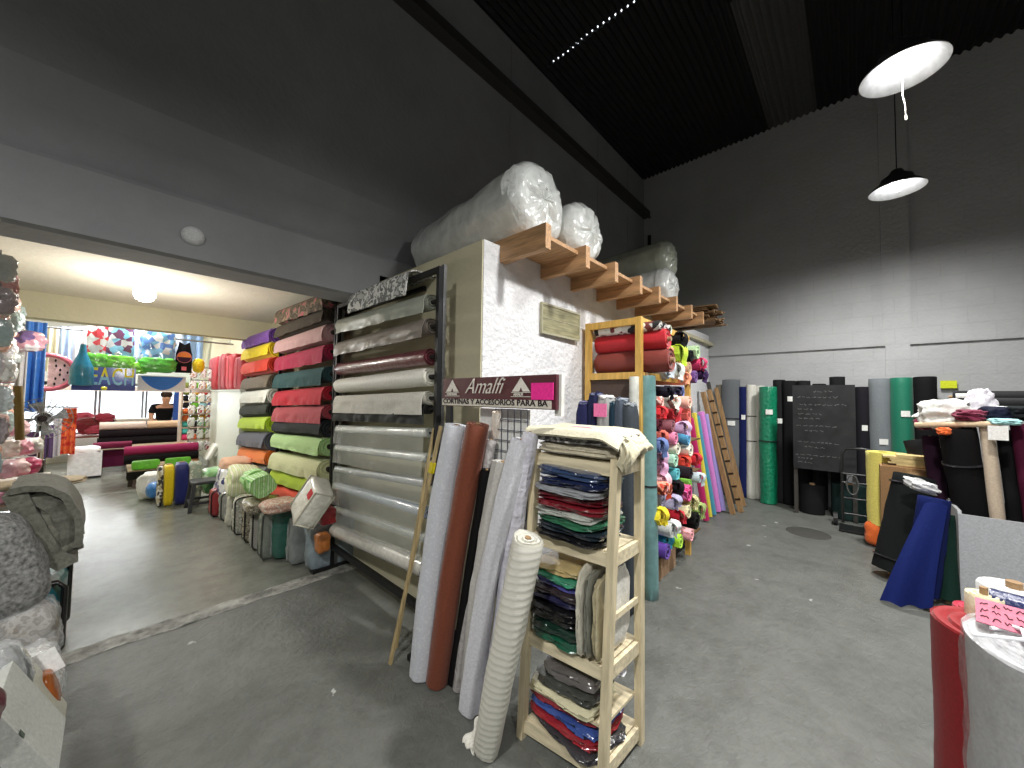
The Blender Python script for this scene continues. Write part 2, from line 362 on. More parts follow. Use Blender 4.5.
# long wall above the shop opening, one profile drawn along X
prof = [(2.90, 5.66), (2.90, 3.06), (2.985, 2.90), (2.985, 2.655), (2.92, 2.63), (2.90, 2.60), (2.90, 2.26), (2.93, 2.245), (3.2, 2.245), (3.2, 5.66)]
m = MB(); k = len(prof)
m.add([(x, y, z) for x in (-4, 6.8) for y, z in prof], [(i, (i+1) % k, k+(i+1) % k, k+i) for i in range(k)]+[tuple(range(k))[::-1], tuple(range(k, 2*k))])
struct('wall_back', m, DARKGREY)
m = MB().box((-4, 2.78, 4.90), (6.8, 2.9, 5.02)).box((-4, 2.76, 4.885), (6.8, 2.80, 4.90)); struct('trim_2', m, metal((70, 68, 66), .6, .3))
m = MB()
for x in (3.05, 5.05, 6.1): m.box((x, 2.894, 2.9), (x+.02, 2.902, 5.6))
struct('trim_3', m, DARKGREY)
# block with the white face: x 1.5..6.8, slightly skewed face, roof at 2.42
m = MB(); z0, z1 = 2.41, 2.54
m.add([(1.5, 1.63, 0), (6.8, 1.78, 0), (6.8, 1.83, 0), (1.5, 1.75, 0), (1.5, 1.63, z0), (6.8, 1.78, z1), (6.8, 1.83, z1), (1.5, 1.75, z0)],
      [(0, 3, 2, 1), (4, 5, 6, 7), (0, 1, 5, 4), (1, 2, 6, 5), (2, 3, 7, 6), (3, 0, 4, 7)]); struct('wall_front', m, WHITE)
m = MB().box((1.49, 1.636, 0), (1.4995, 2.9, 2.405)).box((1.49, 2.9, 0), (1.62, 13, 2.46)); struct('wall_partition', m, BEIGE)
struct('ceiling', MB().box((1.5, 1.7, 2.36), (6.8, 2.9, 2.405)), BEIGE)
# end wall with raised band and pilaster
m = MB().box((6.8, -6, 0), (7, 3.2, 5.8)).box((6.775, -.26, 2.44), (6.8, 3, 2.452)).box((6.77, -6, 2.19), (6.8, 3, 2.44)).box((6.77, -.53, 0), (6.8, -.31, 2.19)).box((6.77, -.55, 2.44), (6.8, -.29, 5.6))
struct('wall_right', m, ENDW)
m = MB().box((-4.2, -6, 0), (-4, 3.2, 5.66)); struct('wall_left', m, GREY)
m = MB().box((-4.2, -6.2, 0), (7, -6, 5.66)); struct('wall_rear', m, GREY)
# corrugated roof running along X with a ridge gap at x = 3.62 where daylight shows
ROOF = metal((26, 26, 26), .7, .2)
def corr(x0, x1, y0, y1, z, amp=.018, per=.076, mb=None):
    mb = mb or MB(); n = int(abs(y1-y0)/per*6); vs = []
    for i in range(n+1):
        y = y0+(y1-y0)*i/n; zz = z+amp*math.sin(2*PI*y/per)
        for x in (x0, x1): vs += [(x, y, zz), (x, y, zz+.012)]
    fs = []
    for i in range(n):
        o = i*4; p = o+4; fs += [(o, p, p+2, o+2), (o+1, o+3, p+3, p+1), (o, o+1, p+1, p), (o+2, p+2, p+3, o+3)]
    return mb.add(vs, fs)
m = MB(); corr(-4.2, 3.60, -6.2, 3.2, 5.68, mb=m); corr(3.625, 4.3, -6.2, 3.2, 5.68, mb=m); corr(4.3, 7, -6.2, .32, 5.68, mb=m); corr(4.3, 7, .9, 3.2, 5.68, mb=m)
m.box((3.57, -6, 5.705), (3.66, .9, 5.72)).box((3.57, 2.75, 5.705), (3.66, 3.2, 5.72))
for i in range(27):
    y = .9+i*.0705; m.box((3.57, y, 5.705), (3.66, y+.047, 5.72))
struct('ceiling', m, ROOF, True)
m = MB(); corr(4.3, 6.8, .32, .9, 5.685, mb=m); struct('ceiling', m, gloss((70, 69, 68), .6, .1), True)
m = MB()
for x in (-1.6, .4): m.box((x, -6, 5.42), (x+.08, 2.9, 5.62))
struct('trim_4', m, metal((38, 37, 36), .7, .2))
# shop beyond the opening
struct('ceiling', MB().box((-3, 3.2, 2.45), (1.5, 6.0, 2.6)), CREAM)
struct('wall_beam', MB().box((-3, 6.0, 2.19), (1.5, 6.2, 3.3)), BEIGE)
struct('ceiling', MB().box((-3, 6.2, 3.2), (1.5, 13.2, 3.35)), CREAM)
struct('wall_shop', MB().box((-1.9, 3.2, 0), (-1.75, 13, 3.3)).box((1.5, 6.2, 2.4), (1.62, 13, 3.3)), BEIGE)
struct('wall_jamb', MB().box((-4, 2.9, 0), (-1.75, 3.2, 2.25)), GREY)
FR = metal((120, 122, 125), .4, .6)
struct('wall_front', MB().box((-1.9, 12, 0), (1.6, 12.15, .55)).box((-1.9, 12, 1.66), (1.6, 12.15, 3.3)), fab((225, 225, 220)))
for i, (a, b) in enumerate(((-1.75, -.95), (-.93, -.2), (-.18, .52), (.54, 1.5))):
    m = MB().box((a, 12.02, .55), (a+.04, 12.12, 1.66)).box((b-.04, 12.02, .55), (b, 12.12, 1.66)).box((a, 12.02, 1.6), (b, 12.12, 1.66)).box((a, 12.02, .55), (b, 12.12, .6))
    w = struct('window_%d' % (i+1), m, FR)
    MB().box((a+.04, 12.06, .6), (b-.04, 12.07, 1.6)).build('window_pane', film((235, 245, 245), .05), w)
# ---------------------------------------------------------------- lamps of the hall
def shade_profile():
    out = [(.205, 0), (.20, .012), (.165, .05), (.13, .075), (.115, .12), (.06, .16), (.04, .20)]
    inn = [(.036, .196), (.055, .155), (.108, .115), (.122, .07), (.158, .044), (.193, .006), (.205, 0)]
    return out, inn
def pendant(x, y, z, label, cord=False, e=300, R=1.0):
    t = thing('pendant_lamp', (x, y, z), label, 'lamp', 'pendant lamps of the hall')
    o, i = shade_profile()
    m = MB().lathe([(r*R, zz*R) for r, zz in o[::-1]], (x, y, z), 40, 0).lathe([(r*R, zz*R) for r, zz in i[::-1]], (x, y, z), 40, 1)
    m.build('shade', [metal((120, 122, 125), .45, .8), gloss((225, 226, 228), .35, .02)], t)
    MB().lathe([(.001, .20), (.035, .20), (.035, .15), (.03, .12)], (x, y, z), 20).build('lamp_holder', gloss((60, 60, 60)), t)
    MB().lathe([(.001, -.012), (.03, -.006), (.052, .022), (.058, .055), (.045, .09), (.028, .12), (.001, .12)], (x, y, z), 24).build('bulb', glow((1, 1, .98), 7), t)
    MB().tube([(x, y, z+.2), (x, y, 5.66)], .004, 8).build('cable', gloss((30, 30, 30)), t)
    if cord:
        MB().tube([(x+.05, y, z+.02), (x+.055, y, z-.12), (x+.05, y-.01, z-.2), (x+.062, y-.012, z-.25)], .0018, 8).tube([(x+.06, y-.012, z-.25), (x+.068, y-.014, z-.28)], .005, 8).build('pull_cord', fab((190, 185, 170)), t)
    l = lamp('SPOT', (x, y, z-.05), e, (1, .99, .96), .10); l.data.spot_size = math.radians(178); l.data.spot_blend = 1.0; l.parent = t; l.location = (0, 0, -.03)
pl = P(903, 72, 'z', 3.55); pendant(pl.x, pl.y, 3.55, 'round white enamel pendant lamp with a pull cord, nearer of the two', True, 170)
pl2 = P(897, 190, 'z', 3.55); pendant(pl2.x, pl2.y, 3.55, 'white enamel pendant lamp farther off, close to the grey end wall', False, 260)
pendant(1.75, -.35, 3.55, 'pendant lamp hanging high above the front shelves, out of frame')
pendant(-1.5, .1, 3.55, 'unseen pendant lamp added behind the viewer to brighten the roll racks', False, 320)  # added lamp out of view, gives the roll racks more light
pendant(-.6, -1.8, 3.55, 'pendant lamp hanging behind the viewer near the hall entrance', False, 200)
# shop lamps
t = thing('ceiling_lamp', (.17, 4.6, 2.45), 'round frosted globe lamp on the cream ceiling under the lintel', 'lamp')
MB().lathe([(.001, 0), (.10, 0), (.095, -.012), (.04, -.03), (.03, -.06), (.001, -.06)], (.17, 4.6, 2.45), 28).build('ceiling_rose', fab((225, 222, 215)), t)
MB().lathe([(.02, -.05), (.05, -.065), (.072, -.10), (.075, -.135), (.058, -.17), (.03, -.19), (.001, -.195)], (.17, 4.6, 2.45), 28).build('globe', glow((1, .98, .92), 22), t)
l = lamp('POINT', (0, 0, 0), 26, (1, .97, .9), .12); l.parent = t; l.location = (0, 0, -.55)
for yy, ee in ((7.8, 55), (10.4, 45)):  # unseen tube lights, added to brighten the shop beyond the beam
    t = thing('added_ceiling_light', (.0, yy, 3.2), 'unseen white tube light added on the shop ceiling %s' % ('just past the cream beam' if yy < 9 else 'close to the shop windows'), 'light', 'added tube lights of the shop')
    MB().box((-.65, yy-.05, 3.14), (.65, yy+.05, 3.2)).build('housing', fab((230, 230, 230)), t)
    MB().tube([(-.6, yy, 3.11), (.6, yy, 3.11)], .018, 12).build('tube', glow((1, 1, 1), 10), t)
    l = lamp('AREA', (0, 0, 0), ee, (1, 1, .98), 1.2, (0, 0, 0), .05); l.parent = t; l.location = (0, 0, -.12)
t = MB().lathe([(.001, -.03), (.03, -.03), (.05, -.02), (.055, 0)], (0, 0, 0), 24)
q = P(193, 236, 'y', 2.9); t.v = [Vector((v.x+q.x, q.y+v.z, v.y+q.z)) for v in t.v]; t.build('smoke_detector', fab((205, 205, 205)), None, True, 'small round white cover on the grey lintel beam', 'detector')
# ---------------------------------------------------------------- joists and what lies on them
PINE = wood((188, 146, 104), 1, (10, 1, 10), .6, .62, True)
jx = [1.64, 2.07, 2.47, 2.9, 3.3, 3.74, 4.2, 4.62]
ff = lambda x: 1.63+.15*(x-1.5)/5.3
zt = lambda x: 2.45+.06*(x-1.5)/5.3
for i, x in enumerate(jx):
    o = ['nearest the corner of the white block', 'second from the corner', 'third from the corner'][i] if i < 3 else 'counting %s from the white block corner' % ['fourth', 'fifth', 'sixth', 'seventh', 'eighth', 'ninth', 'tenth', 'eleventh'][i-3]
    MB().box((x, 1.27, zt(x)-.145), (x+.05, 2.88, zt(x))).build('roof_joist', PINE, None, False, 'knotty pine joist over the white wall, '+o, 'joist', 'pine joists on top of the white block')
    if i < len(jx)-1:
        MB().box((x+.052, 1.33, zt(x)-.045), (jx[i+1]-.002, ff(x)-.003, zt(x)-.02)).build('deck_board', PINE, None, False, 'pine board between two joists, %s bay from the block corner' % ['first', 'second', 'third', 'fourth', 'fifth', 'sixth', 'seventh', 'eighth', 'ninth', 'tenth'][i], 'board', 'pine boards between the joists')
def bale(A, B, r, r2, label, seed, mat, tail=False):
    A = Vector(A); B = Vector(B); t = thing('wrapped_bale', (A.x, A.y, A.z-r), label, 'bale', 'plastic wrapped bales on the joists')
    ax = (B-A).normalized(); a = Vector((0, 0, 1)); b = ax.cross(a).normalized(); n = 48; k = 26; mb = MB(); rings = []
    def ring(c, rr, w, t_):
        o = []
        for j in range(n):
            th = 2*PI*j/n
            q = rr*(1+w*(nz((math.cos(th)*2.5, math.sin(th)*2.5, t_*5), 1, seed)*1.0+nz((th*3, t_*2, 1), 1.2, seed)*.6))
            cr_ = (1-min(1, max(0, t_+.12)*6))*math.sin(min(1, rr/r)*PI*.9+.2)
            v = c+q*(a*math.cos(th)+b*math.sin(th))+ax*(cr_*r*(.16*nz((math.cos(th)*4, math.sin(th)*4, rr*9), 1.5, seed)+.10*abs(nz((th*5, rr*5, 0), 1.4, seed+2)))); v.z = max(v.z, A.lerp(B, max(0, min(1, t_))).z-r*.97); o.append(v)
        return o
    for f, off, w in ((.02, -.03, .1), (.12, -.035, .3), (.25, -.04, .3), (.4, -.03, .2), (.55, -.02, .2), (.7, -.02, .15), (.82, -.005, .14), (.92, .02, .12), (1.0, .05, .09), (1.02, .10, .08)): rings.append(ring(A+ax*off, r*f, w, off*3))
    for i in range(1, k): rings.append(ring(A.lerp(B, i/k), r+(r2-r)*i/k, .06, i/k))
    for f, off, w in ((1.0, -.03, .06), (.8, 0, .1), (.4, .02, .2), (.02, .03, .1)): rings.append(ring(B+ax*off, r2*f, w, 1))
    mb.add([v for g in rings for v in g], [(i*n+j, i*n+(j+1) % n, (i+1)*n+(j+1) % n, (i+1)*n+j) for i in range(len(rings)-1) for j in range(n)])
    mb.build('plastic_wrap', mat, t)
    if tail:
        def fn(u, v):
            th = .3+u*2.2; p = A-ax*(.02+.05*v)+b*(math.cos(th)*r*(.6+.4*v))+a*(math.sin(th)*r*(.6+.38*v)); return p+ax*.012*nz((u*9, v*4, 0), 1, seed)+a*.012*nz((u*14, v*3, 2), 1, seed)
        sheet(fn, 40, 6, .002).build('loose_plastic', mat, t)
    return t
BALE = gloss((232, 235, 232), .16, 1.0, 10, .8); BALE2 = gloss((206, 212, 196), .25, .6, 8, .4)
bale((1.87, 1.48, 2.74), (1.93, 2.78, 2.72), .265, .23, 'largest bale of white wadding in shiny plastic, above the block corner', 3, BALE)
bale((2.42, 1.47, 2.72), (2.48, 2.8, 2.72), .235, .22, 'shiny white plastic bale lying second from the block corner', 5, BALE)
bale((4.28, 1.5, 2.74), (4.3, 2.8, 2.74), .225, .21, 'low plastic bale at the far end of the joists, under another bale', 8, BALE)
bale((4.54, 1.6, 3.17), (4.6, 2.82, 3.17), .225, .21, 'dull greenish plastic bale with a round end, stacked on the low far bale', 11, BALE2)
m = MB()
for i in range(70):
    x = 4.68+random.random()*.42; z = 2.36+random.random()*.22; w = .04+random.random()*.05
    y0 = 1.12+random.random()*.2
    m.bar((x, y0, z), (x+random.uniform(-.02, .02), 1.69, z+random.uniform(-.01, .02)), w, .012, (random.uniform(-.5, .5), 0, 1))
m.build('slat_bundle', wood((118, 92, 62), 1, (10, 1, 10)), None, False, 'bundle of thin brown slats sticking out past the last joists', 'bundle')
x0 = P(645, 195, 'y', 2.78).x
MB().tube([(x0, 2.7, 4.45), (x0, 2.7, 4.15)], .03, 12).build('roof_bracket', metal((60, 58, 56), .6), None, True, 'dark metal bracket where the dark rail meets the corner', 'bracket')
# air brick in the white wall
t = thing('wall_vent', (2.3, 1.64, 1.94), 'small rectangular greenish board set in the white wall below the joists', 'vent')
MB().box((2.07, 1.625, 1.93), (2.55, 1.66, 2.125)).build('panel', wood((150, 146, 112), 1, (1, 10, 10)), t, False)
m = MB()
for a_, b_ in (((2.06, 1.62, 1.915), (2.56, 1.64, 1.93)), ((2.06, 1.62, 2.125), (2.56, 1.64, 2.14)), ((2.06, 1.62, 1.93), (2.072, 1.64, 2.125)), ((2.548, 1.62, 1.93), (2.56, 1.64, 2.125)), ((2.07, 1.622, 2.03), (2.55, 1.63, 2.035))): m.box(a_, b_)
m.build('frame', fab((170, 166, 140)), t, False)
# ---------------------------------------------------------------- roll racks against the partition
BLK = metal((38, 38, 40), .45, .5); STEEL = metal((150, 152, 155), .35)
XR = 1.22
def rack(y0, y1, ztop, label, mids=()):
    t = thing('roll_rack', (1.31, (y0+y1)/2, 0), label, 'rack', 'black metal racks for fabric rolls')
    for y in (y0, y1)+tuple(mids):
        MB().box((1.295, y-.014, 0), (1.325, y+.014, ztop)).build('upright', BLK, t, False)
        MB().box((1.33, y-.012, 0), (1.352, y+.012, ztop+.02)).build('upright', STEEL, t, False)
        MB().box((1.16, y-.02, 0), (1.48, y+.02, .03)).build('foot', BLK, t, False)
        if y > 2: MB().bar((1.31, y, ztop-.02), (1.488, y, ztop-.02), .025, .025).build('cross_arm', BLK, t, False); MB().bar((1.31, y, ztop-.18), (1.48, y, ztop-.05), .02, .02).build('brace', BLK, t, False)
    MB().box((1.296, y0, ztop-.03), (1.324, y1, ztop)).build('top_rail', BLK, t, False)
    MB().box((1.46, y0+.4 if y0 < 2 else y0, ztop-.03), (1.485, y1, ztop)).build('top_rail', BLK, t, False)
    MB().box((1.30, y0, .16), (1.33, y1, .20)).build('bottom_rail', BLK, t, False)
    return t
rack(1.81, 3.25, 2.23, 'tall black steel roll rack at the block corner, holding vinyl and clear film')
rack(3.30, 6.30, 2.23, 'long two-bay black steel rack of bright fabric rolls by the aisle', (4.85,))
def rack_roll(y0, y1, z0, z1, r, mat, label, flap=0, group=None, cm=None, fm=None, jag=.012, name='fabric_roll', ridge=.02, fy=None, wr=.035):
    """a roll lying on the rack between y0 (near) and y1 (far), its loose end hanging down in front by flap"""
    A = Vector((XR+.09, y0+.05, z0)); B = Vector((XR+.09, y1-.05, z1)); sd = random.random()*20
    t = thing(name, A, label, 'fabric roll', group)
    roll_mb(A, B, r, wr=wr, seed=sd, layers=4, hole=.28, up=(0, 0, 1)).build('fabric' if name == 'fabric_roll' else 'film', mat, t)
    MB().tube([(A.x, y0+.005, z0), (A.x, y1-.005, z1)], r*.27, 14).build('core_tube', cm or fab((45, 42, 40)), t)
    if flap:
        ya, yb = fy or (y0+.06, y1-.06)
        def fn(u, v):
            y = ya+(yb-ya)*u; z = z0+(z1-z0)*(y-y0)/(y1-y0); s = v*(r*1.0+flap)
            w = nz((y*6, v*1.2, sd), 1, 4)*ridge+nz((y*17, v*2, sd), 1, 5)*ridge*.5
            if s < r*1.0: th = s/r; return (A.x-(r*1.04+.004)*math.sin(th*.9+.65), y, z+(r*1.04+.004)*math.cos(th*.9+.65))
            th = 1.55; q = s-r; fl = jag*nz((y*5, 0, sd), 1, 7)
            return (A.x-(r*1.04+.004)-.004-w*min(1, q/.05), y+.01*math.sin(u*6+sd)*v, z-q*(1+fl*8*(v > .9))+(fl if v > .95 else 0))
        sheet(fn, 56, 12, .004).build('hanging_end', fm or mat, t)
    return t
def rk(x0, c0, x1, c1, rp, d): return P(x0, c0, 'x', XR+.09).z, P(x1, c1, 'x', XR+.09).z, rp*d/370
RB = 'rolls in the bay of vinyl and film'
CLR = film((225, 230, 225), .04); 
rows = [(303, 326, 8, .075, gloss((150, 154, 142), .42, .3, 12, .1), 'shiny pewter grey vinyl roll, highest on the corner rack'),
 (327, 349, 8.5, .07, gloss((124, 116, 108), .42, .3, 12, .1), 'taupe vinyl roll just under the pewter grey one'),
 (357, 369, 8.5, 0, gloss((112, 58, 66), .28, .3), 'burgundy vinyl roll between the taupe and white rolls'),
 (377, 386, 9.5, 0, fab((232, 230, 220), .5), 'plain white roll with a tidy round end on the corner rack'),
 (398, 401, 7, .10, fab((206, 203, 192), .7), 'cream fabric roll with its end draped in a square flap'),
 (409, 410, 5, .09, fab((42, 44, 42), .6), 'thin black roll half hidden behind the cream flap')]
YA, YB = 1.83, 3.24
for cR, cL, rp, fl, mt, lb in rows:
    a, b, r = rk(430, cR, 342, cL, rp, 2.25); rack_roll(YA, YB, a, b, r, mt, lb, fl, RB)
FILM = gloss((196, 200, 196), .1, .25, 30, 1.0)
frs = [(432, 429, 5, .12, (205, 208, 203), 'clear plastic film roll, uppermost of the see-through rolls'), (457, 448, 5, .12, (200, 205, 200), 'clear plastic film roll second down, with a dark core end'),
 (482, 470, 4.5, .12, (150, 156, 160), 'silvery film roll halfway down the see-through rolls'), (511, 487, 6, .14, (170, 182, 196), 'bluish clear vinyl roll with a gathered sheet below it'),
 (537, 511, 4.5, .12, (190, 194, 190), 'slim clear film roll, second from the bottom of the corner rack'), (567, 533, 9, 0, (205, 203, 196), 'thickest clear film roll, lowest on the corner rack')]
for cR, cL, rp, fl, col, lb in frs:
    a, b, r = rk(424, cR, 340, cL, rp, 2.25); rack_roll(YA, YB, a, b, r, gloss(col, .1, .3, 30, 1.0), lb, fl, RB, gloss((35, 35, 38)), CLR, name='film_roll', ridge=.006, wr=.02)
# cloth thrown over the top of the corner rack
def over(x0, x1, y0, y1, zt_, drop, mat, label, seed):
    def fn(u, v):
        y = y0+(y1-y0)*u; w = .012*nz((y*12, v*5, seed), 1)+.01*nz((y*25, v*2, seed), 1)
        s = v*(drop+x1-x0)
        if s < drop: return (x0-.012-w, y+.02*nz((y*3, v*4, seed), 1), zt_-drop+s)
        return (x0+(s-drop), y, zt_+.018+w*.6+.025*math.sin(min(1, (s-drop)/.08)*PI/2))
    return sheet(fn, 50, 24, .008).build('draped_cloth', mat, None, True, label, 'cloth')
over(1.27, 1.49, 2.1, 2.95, 2.235, .13, patt(((190, 190, 186), (120, 122, 120), (222, 222, 218), (96, 98, 96)), 16, 'noise'), 'grey and white abstract print cloth thrown over the corner rack top', 3)
G2 = 'rolls in the middle bay of the long rack'
mid = [(303, 318, 8, .07, patt(((60, 50, 42), (104, 90, 72), (70, 58, 48), (130, 112, 90), (186, 96, 108)), 14, 'noise'), 'brown and pink floral roll on top of the middle bay'),
 (315, 333, 7, .05, fab((78, 70, 62)), 'dark brown roll near the top of the middle bay'), (333, 347, 7, .06, fab((196, 156, 156)), 'dusty pink roll in the middle bay'),
 (352, 363, 6.5, .08, fab((168, 20, 66)), 'magenta roll below the dusty pink one'), (374, 380, 6.5, .08, fab((58, 86, 88)), 'dark teal roll between magenta and red'),
 (393, 397, 6, .08, fab((186, 10, 42)), 'bright crimson roll in the middle bay'), (412, 413, 6, .08, fab((172, 66, 76)), 'coral rose roll under the crimson one'),
 (429, 428, 7, .02, fab((48, 50, 52)), 'charcoal roll below the coral one in the middle bay'), (447, 441, 7.5, .05, fab((172, 206, 140)), 'pale green roll below the charcoal one'),
 (470, 461, 8, .07, fab((204, 206, 160)), 'cream yellow roll with a hanging end above the lime one'), (487, 477, 7, .05, fab((178, 204, 40)), 'lime green roll low in the middle bay'),
 (507, 494, 8, .04, fab((226, 80, 50)), 'orange red roll low in the middle bay'), (528, 509, 8, .04, fab((150, 20, 30)), 'dark red roll at the bottom of the middle bay')]
for cR, cL, rp, fl, mt, lb in mid:
    a, b, r = rk(331, cR, 284, cL, rp, 3.25); rack_roll(3.32, 4.83, a, b, r*1.22, mt, lb, fl+.02, G2)
G3 = 'rolls in the far bay of the long rack'
far = [(337, 347, 6, .06, fab((112, 64, 156)), 'purple roll at the top of the far bay'), (350, 358, 6, .05, fab((240, 214, 10)), 'bright yellow roll in the far bay'),
 (365, 371, 6, .05, fab((226, 62, 40)), 'orange red roll under the yellow one'), (381, 385, 5.5, .05, fab((112, 100, 84)), 'taupe roll in the far bay'),
 (396, 398, 6, .05, fab((226, 228, 220)), 'white roll in the middle of the far bay'), (410, 411, 6, .02, fab((56, 60, 52)), 'dark olive roll in the far bay'), (424, 423, 6.5, .03, fab((176, 206, 36)), 'lime roll with a round end in the far bay'),
 (441, 438, 7, .05, fab((82, 84, 98)), 'slate blue grey roll in the far bay'), (458, 452, 6, .04, fab((236, 124, 36)), 'orange roll low in the far bay'), (474, 467, 6, .04, fab((120, 124, 120)), 'grey roll at the bottom of the far bay')]
for cR, cL, rp, fl, mt, lb in far:
    a, b, r = rk(276, cR, 243, cL, rp, 4.9); rack_roll(4.87, 6.28, a, b, r*1.2, mt, lb, fl+.02, G3)
# ---------------------------------------------------------------- bedding bags at the foot of the long rack
def bag(x, yb, yt, wpx, mat, label, pipe=None, depth=.42, tilt=0, seed=None, tr=(2, 2)):
    """upright zip bag of bedding; (x, yb) where its front foot meets the floor, yt its top"""
    f = P(x, yb, 'z', 0); d = f.dot(CF)+CF.z*(-CH); h = (yb-yt)*d/FPX*.97; w = wpx*d/FPX*.95
    t = thing('bedding_bag', (f.x+depth/2, f.y, 0), label, 'bag', 'zipped bedding bags standing along the rack')
    M = R3(tilt, 0, 0); c = Vector((f.x+depth/2, f.y, 0))
    bo = soft(c, (depth, w, h), 7, .07, 4, seed, M).build('body', mat, t)
    if pipe:
        for s in (-1, 1):
            pts = []; hw = depth/2*.97; hh = h*.97; rr_ = .05
            for cx, cz, a0 in ((hw-rr_, hh-rr_, 0), (-hw+rr_, hh-rr_, 90), (-hw+rr_, rr_+.004, 180), (hw-rr_, rr_+.004, 270)):
                for k in range(5): a = math.radians(a0+k*22.5); pts.append(c+M @ Vector((cx+rr_*math.cos(a), s*w*.47, cz+rr_*math.sin(a))))
            pts.append(pts[0]); MB().tube(pts, .007, 8, cap=False).build('piping', gloss(pipe), t)
        m = MB().tube([c+M @ Vector((-depth/2*.3, w*.47, h)), c+M @ Vector((-.05, 0, h+.035)), c+M @ Vector((depth/2*.4, -w*.3, h))], .009, 8); m.build('handle', gloss(pipe), t)
    else:
        pts = [c+M @ Vector((-depth/2*1.005, .004*math.sin(k*2.2), h*(.12+.76*k/8))) for k in range(9)]
        MB().tube(pts, .006, 6).build('zip', gloss((150, 155, 155)), bo)
    return t
K = (30, 30, 30)
FLO = patt(((120, 104, 84), (176, 170, 150), (100, 92, 76), (150, 140, 120)), 34, 'noise', .4, .5)
FLO2 = patt(((224, 224, 216), (150, 158, 140), (196, 190, 180), (210, 214, 205)), 34, 'noise', .35, .5)
bag(209, 517, 489, 12, gloss((150, 44, 48), .35), 'small maroon bedding bag with black piping, last of the row toward the shop', K, .36)
bag(219, 521, 492, 8, gloss((150, 152, 146), .4), 'narrow grey bedding bag beside the maroon bag', (70, 70, 68), .38)
bag(225, 527, 494, 6, gloss((214, 212, 196), .4), 'slim cream bedding bag between grey and clear bags', None, .38)
bag(232, 535, 496, 11, FLO2, 'clear bedding bag with leafy print and thick black piping', K)
bag(242, 543, 500, 10, FLO, 'brown floral bedding bag with black piping', K)
bag(250, 551, 505, 8, fab((176, 174, 164)), 'pale grey quilt bag next to the brown floral bag', (60, 58, 56))
bag(258, 560, 508, 12, gloss((138, 144, 134), .4), 'grey green bedding bag with dark front seam', (80, 84, 80), tilt=4)
bag(271, 561, 507, 16, gloss((52, 104, 92), .4), 'deep teal green blanket bag in the row by the rack', None, tilt=-3)
bag(287, 566, 518, 17, gloss((140, 146, 144), .4), 'grey zipped bedding bag second from the near end', None)
bag(306, 572, 521, 21, gloss((142, 156, 164), .4), 'blue grey zipped bedding bag at the near end of the row', None)
def pack(x, y, X, size, mat, label, cat='bag', rot=(0, 0, 0), p=5, wr=.09, name='bedding_bag', group=None, **kw):
    c = P(x, y, 'x', X); return soft(c, size, p, wr, 4, None, R3(*rot), **kw).build(name, mat, None, True, label, cat, group)
t = P(300, 519, 'x', 1.0)
M = R3(0, 24, 0) @ R3(24, 0, 0)
th = thing('bedding_bag', t, 'boxy white quilt bag with a red label leaning on top of the bags', 'bag')
soft(t, (.15, .25, .31), 9, .03, 4, 2, M).build('body', gloss((222, 220, 206), .3), th)
MB().add([t+M @ Vector(v) for v in ((-.081, -.03, .215), (-.081, -.09, .215), (-.081, -.09, .27), (-.081, -.03, .27), (-.07, -.03, .215), (-.07, -.09, .215), (-.07, -.09, .27), (-.07, -.03, .27))],
    [(0, 3, 2, 1), (4, 5, 6, 7), (0, 1, 5, 4), (1, 2, 6, 5), (2, 3, 7, 6), (3, 0, 4, 7)]).build('label_patch', fab((206, 40, 44)), th, False)
for s in (-1, 1):
    MB().tube([t+M @ Vector(v) for v in ((-.072, s*.118, .02), (-.074, s*.118, .295), (.07, s*.118, .30), (.072, s*.118, .02), (-.072, s*.118, .02))], .006, 8).build('piping', gloss((190, 186, 168)), th)
GST = patt(((176, 222, 150), (104, 176, 92), (206, 236, 190)), 9, 'stripe'); YST = patt(((226, 230, 190), (190, 212, 140), (240, 240, 220)), 9, 'stripe')
th = thing('towel_bundle', P(262, 493, 'x', .98), 'green and white striped towel bundle tied in the middle', 'bundle')
q = P(262, 495, 'x', 1.0); roll_mb((q.x-.04, q.y-.20, q.z+.12), (q.x-.02, q.y+.28, q.z+.11), .10, wr=.12, seed=5, hole=.05).build('towels', GST, th)
MB().tube([(q.x-.03, q.y+.03, q.z+.115), (q.x-.03, q.y+.054, q.z+.115)], .113, 24).build('tie_ribbon', fab((150, 200, 120)), th)
pack(240, 494, 1.0, (.3, .3, .30), YST, 'pale lime striped cushion pack beside the green towel bundle', rot=(10, 8, 0))
th = thing('carrier_bag', P(229, 494, 'x', .98), 'white plastic bag with blue print and peach cloth showing on top', 'bag')
q = P(229, 496, 'x', 1.02); soft(q, (.3, .42, .36), 5, .1, 4, 7, R3(0, 10, 0)).build('bag_body', patt(((230, 232, 236), (236, 238, 240), (60, 70, 130), (226, 230, 232)), 6, 'noise', .3, .6), th)
soft((q.x+.06, q.y, q.z+.30), (.3, .40, .16), 4, .12, 4, 8).build('cloth_top', fab((238, 190, 160)), th)
pack(213, 492, 1.0, (.26, .4, .32), patt(((150, 206, 140), (220, 236, 214), (96, 176, 110)), 14, 'voronoi', .4, .4), 'green checked plastic pack behind the maroon bag')
pack(262, 510, 1.0, (.3, .36, .11), FLO, 'folded brown floral quilt lying across the middle bags', 'quilt', name='folded_quilt', p=4)
pack(279, 511, 1.02, (.26, .26, .10), patt(((206, 190, 174), (196, 150, 130), (214, 204, 190)), 34, 'noise'), 'folded peach floral quilt lying beside the boxy white bag', 'quilt', name='folded_quilt', p=4)
pack(326, 524, 1.18, (.12, .14, .13), gloss((150, 26, 34), .3), 'dark red plastic pack tucked behind the boxy white bag')
pack(322, 552, 1.2, (.10, .10, .15), gloss((196, 120, 60), .35), 'orange brown pack on the floor under the rack')
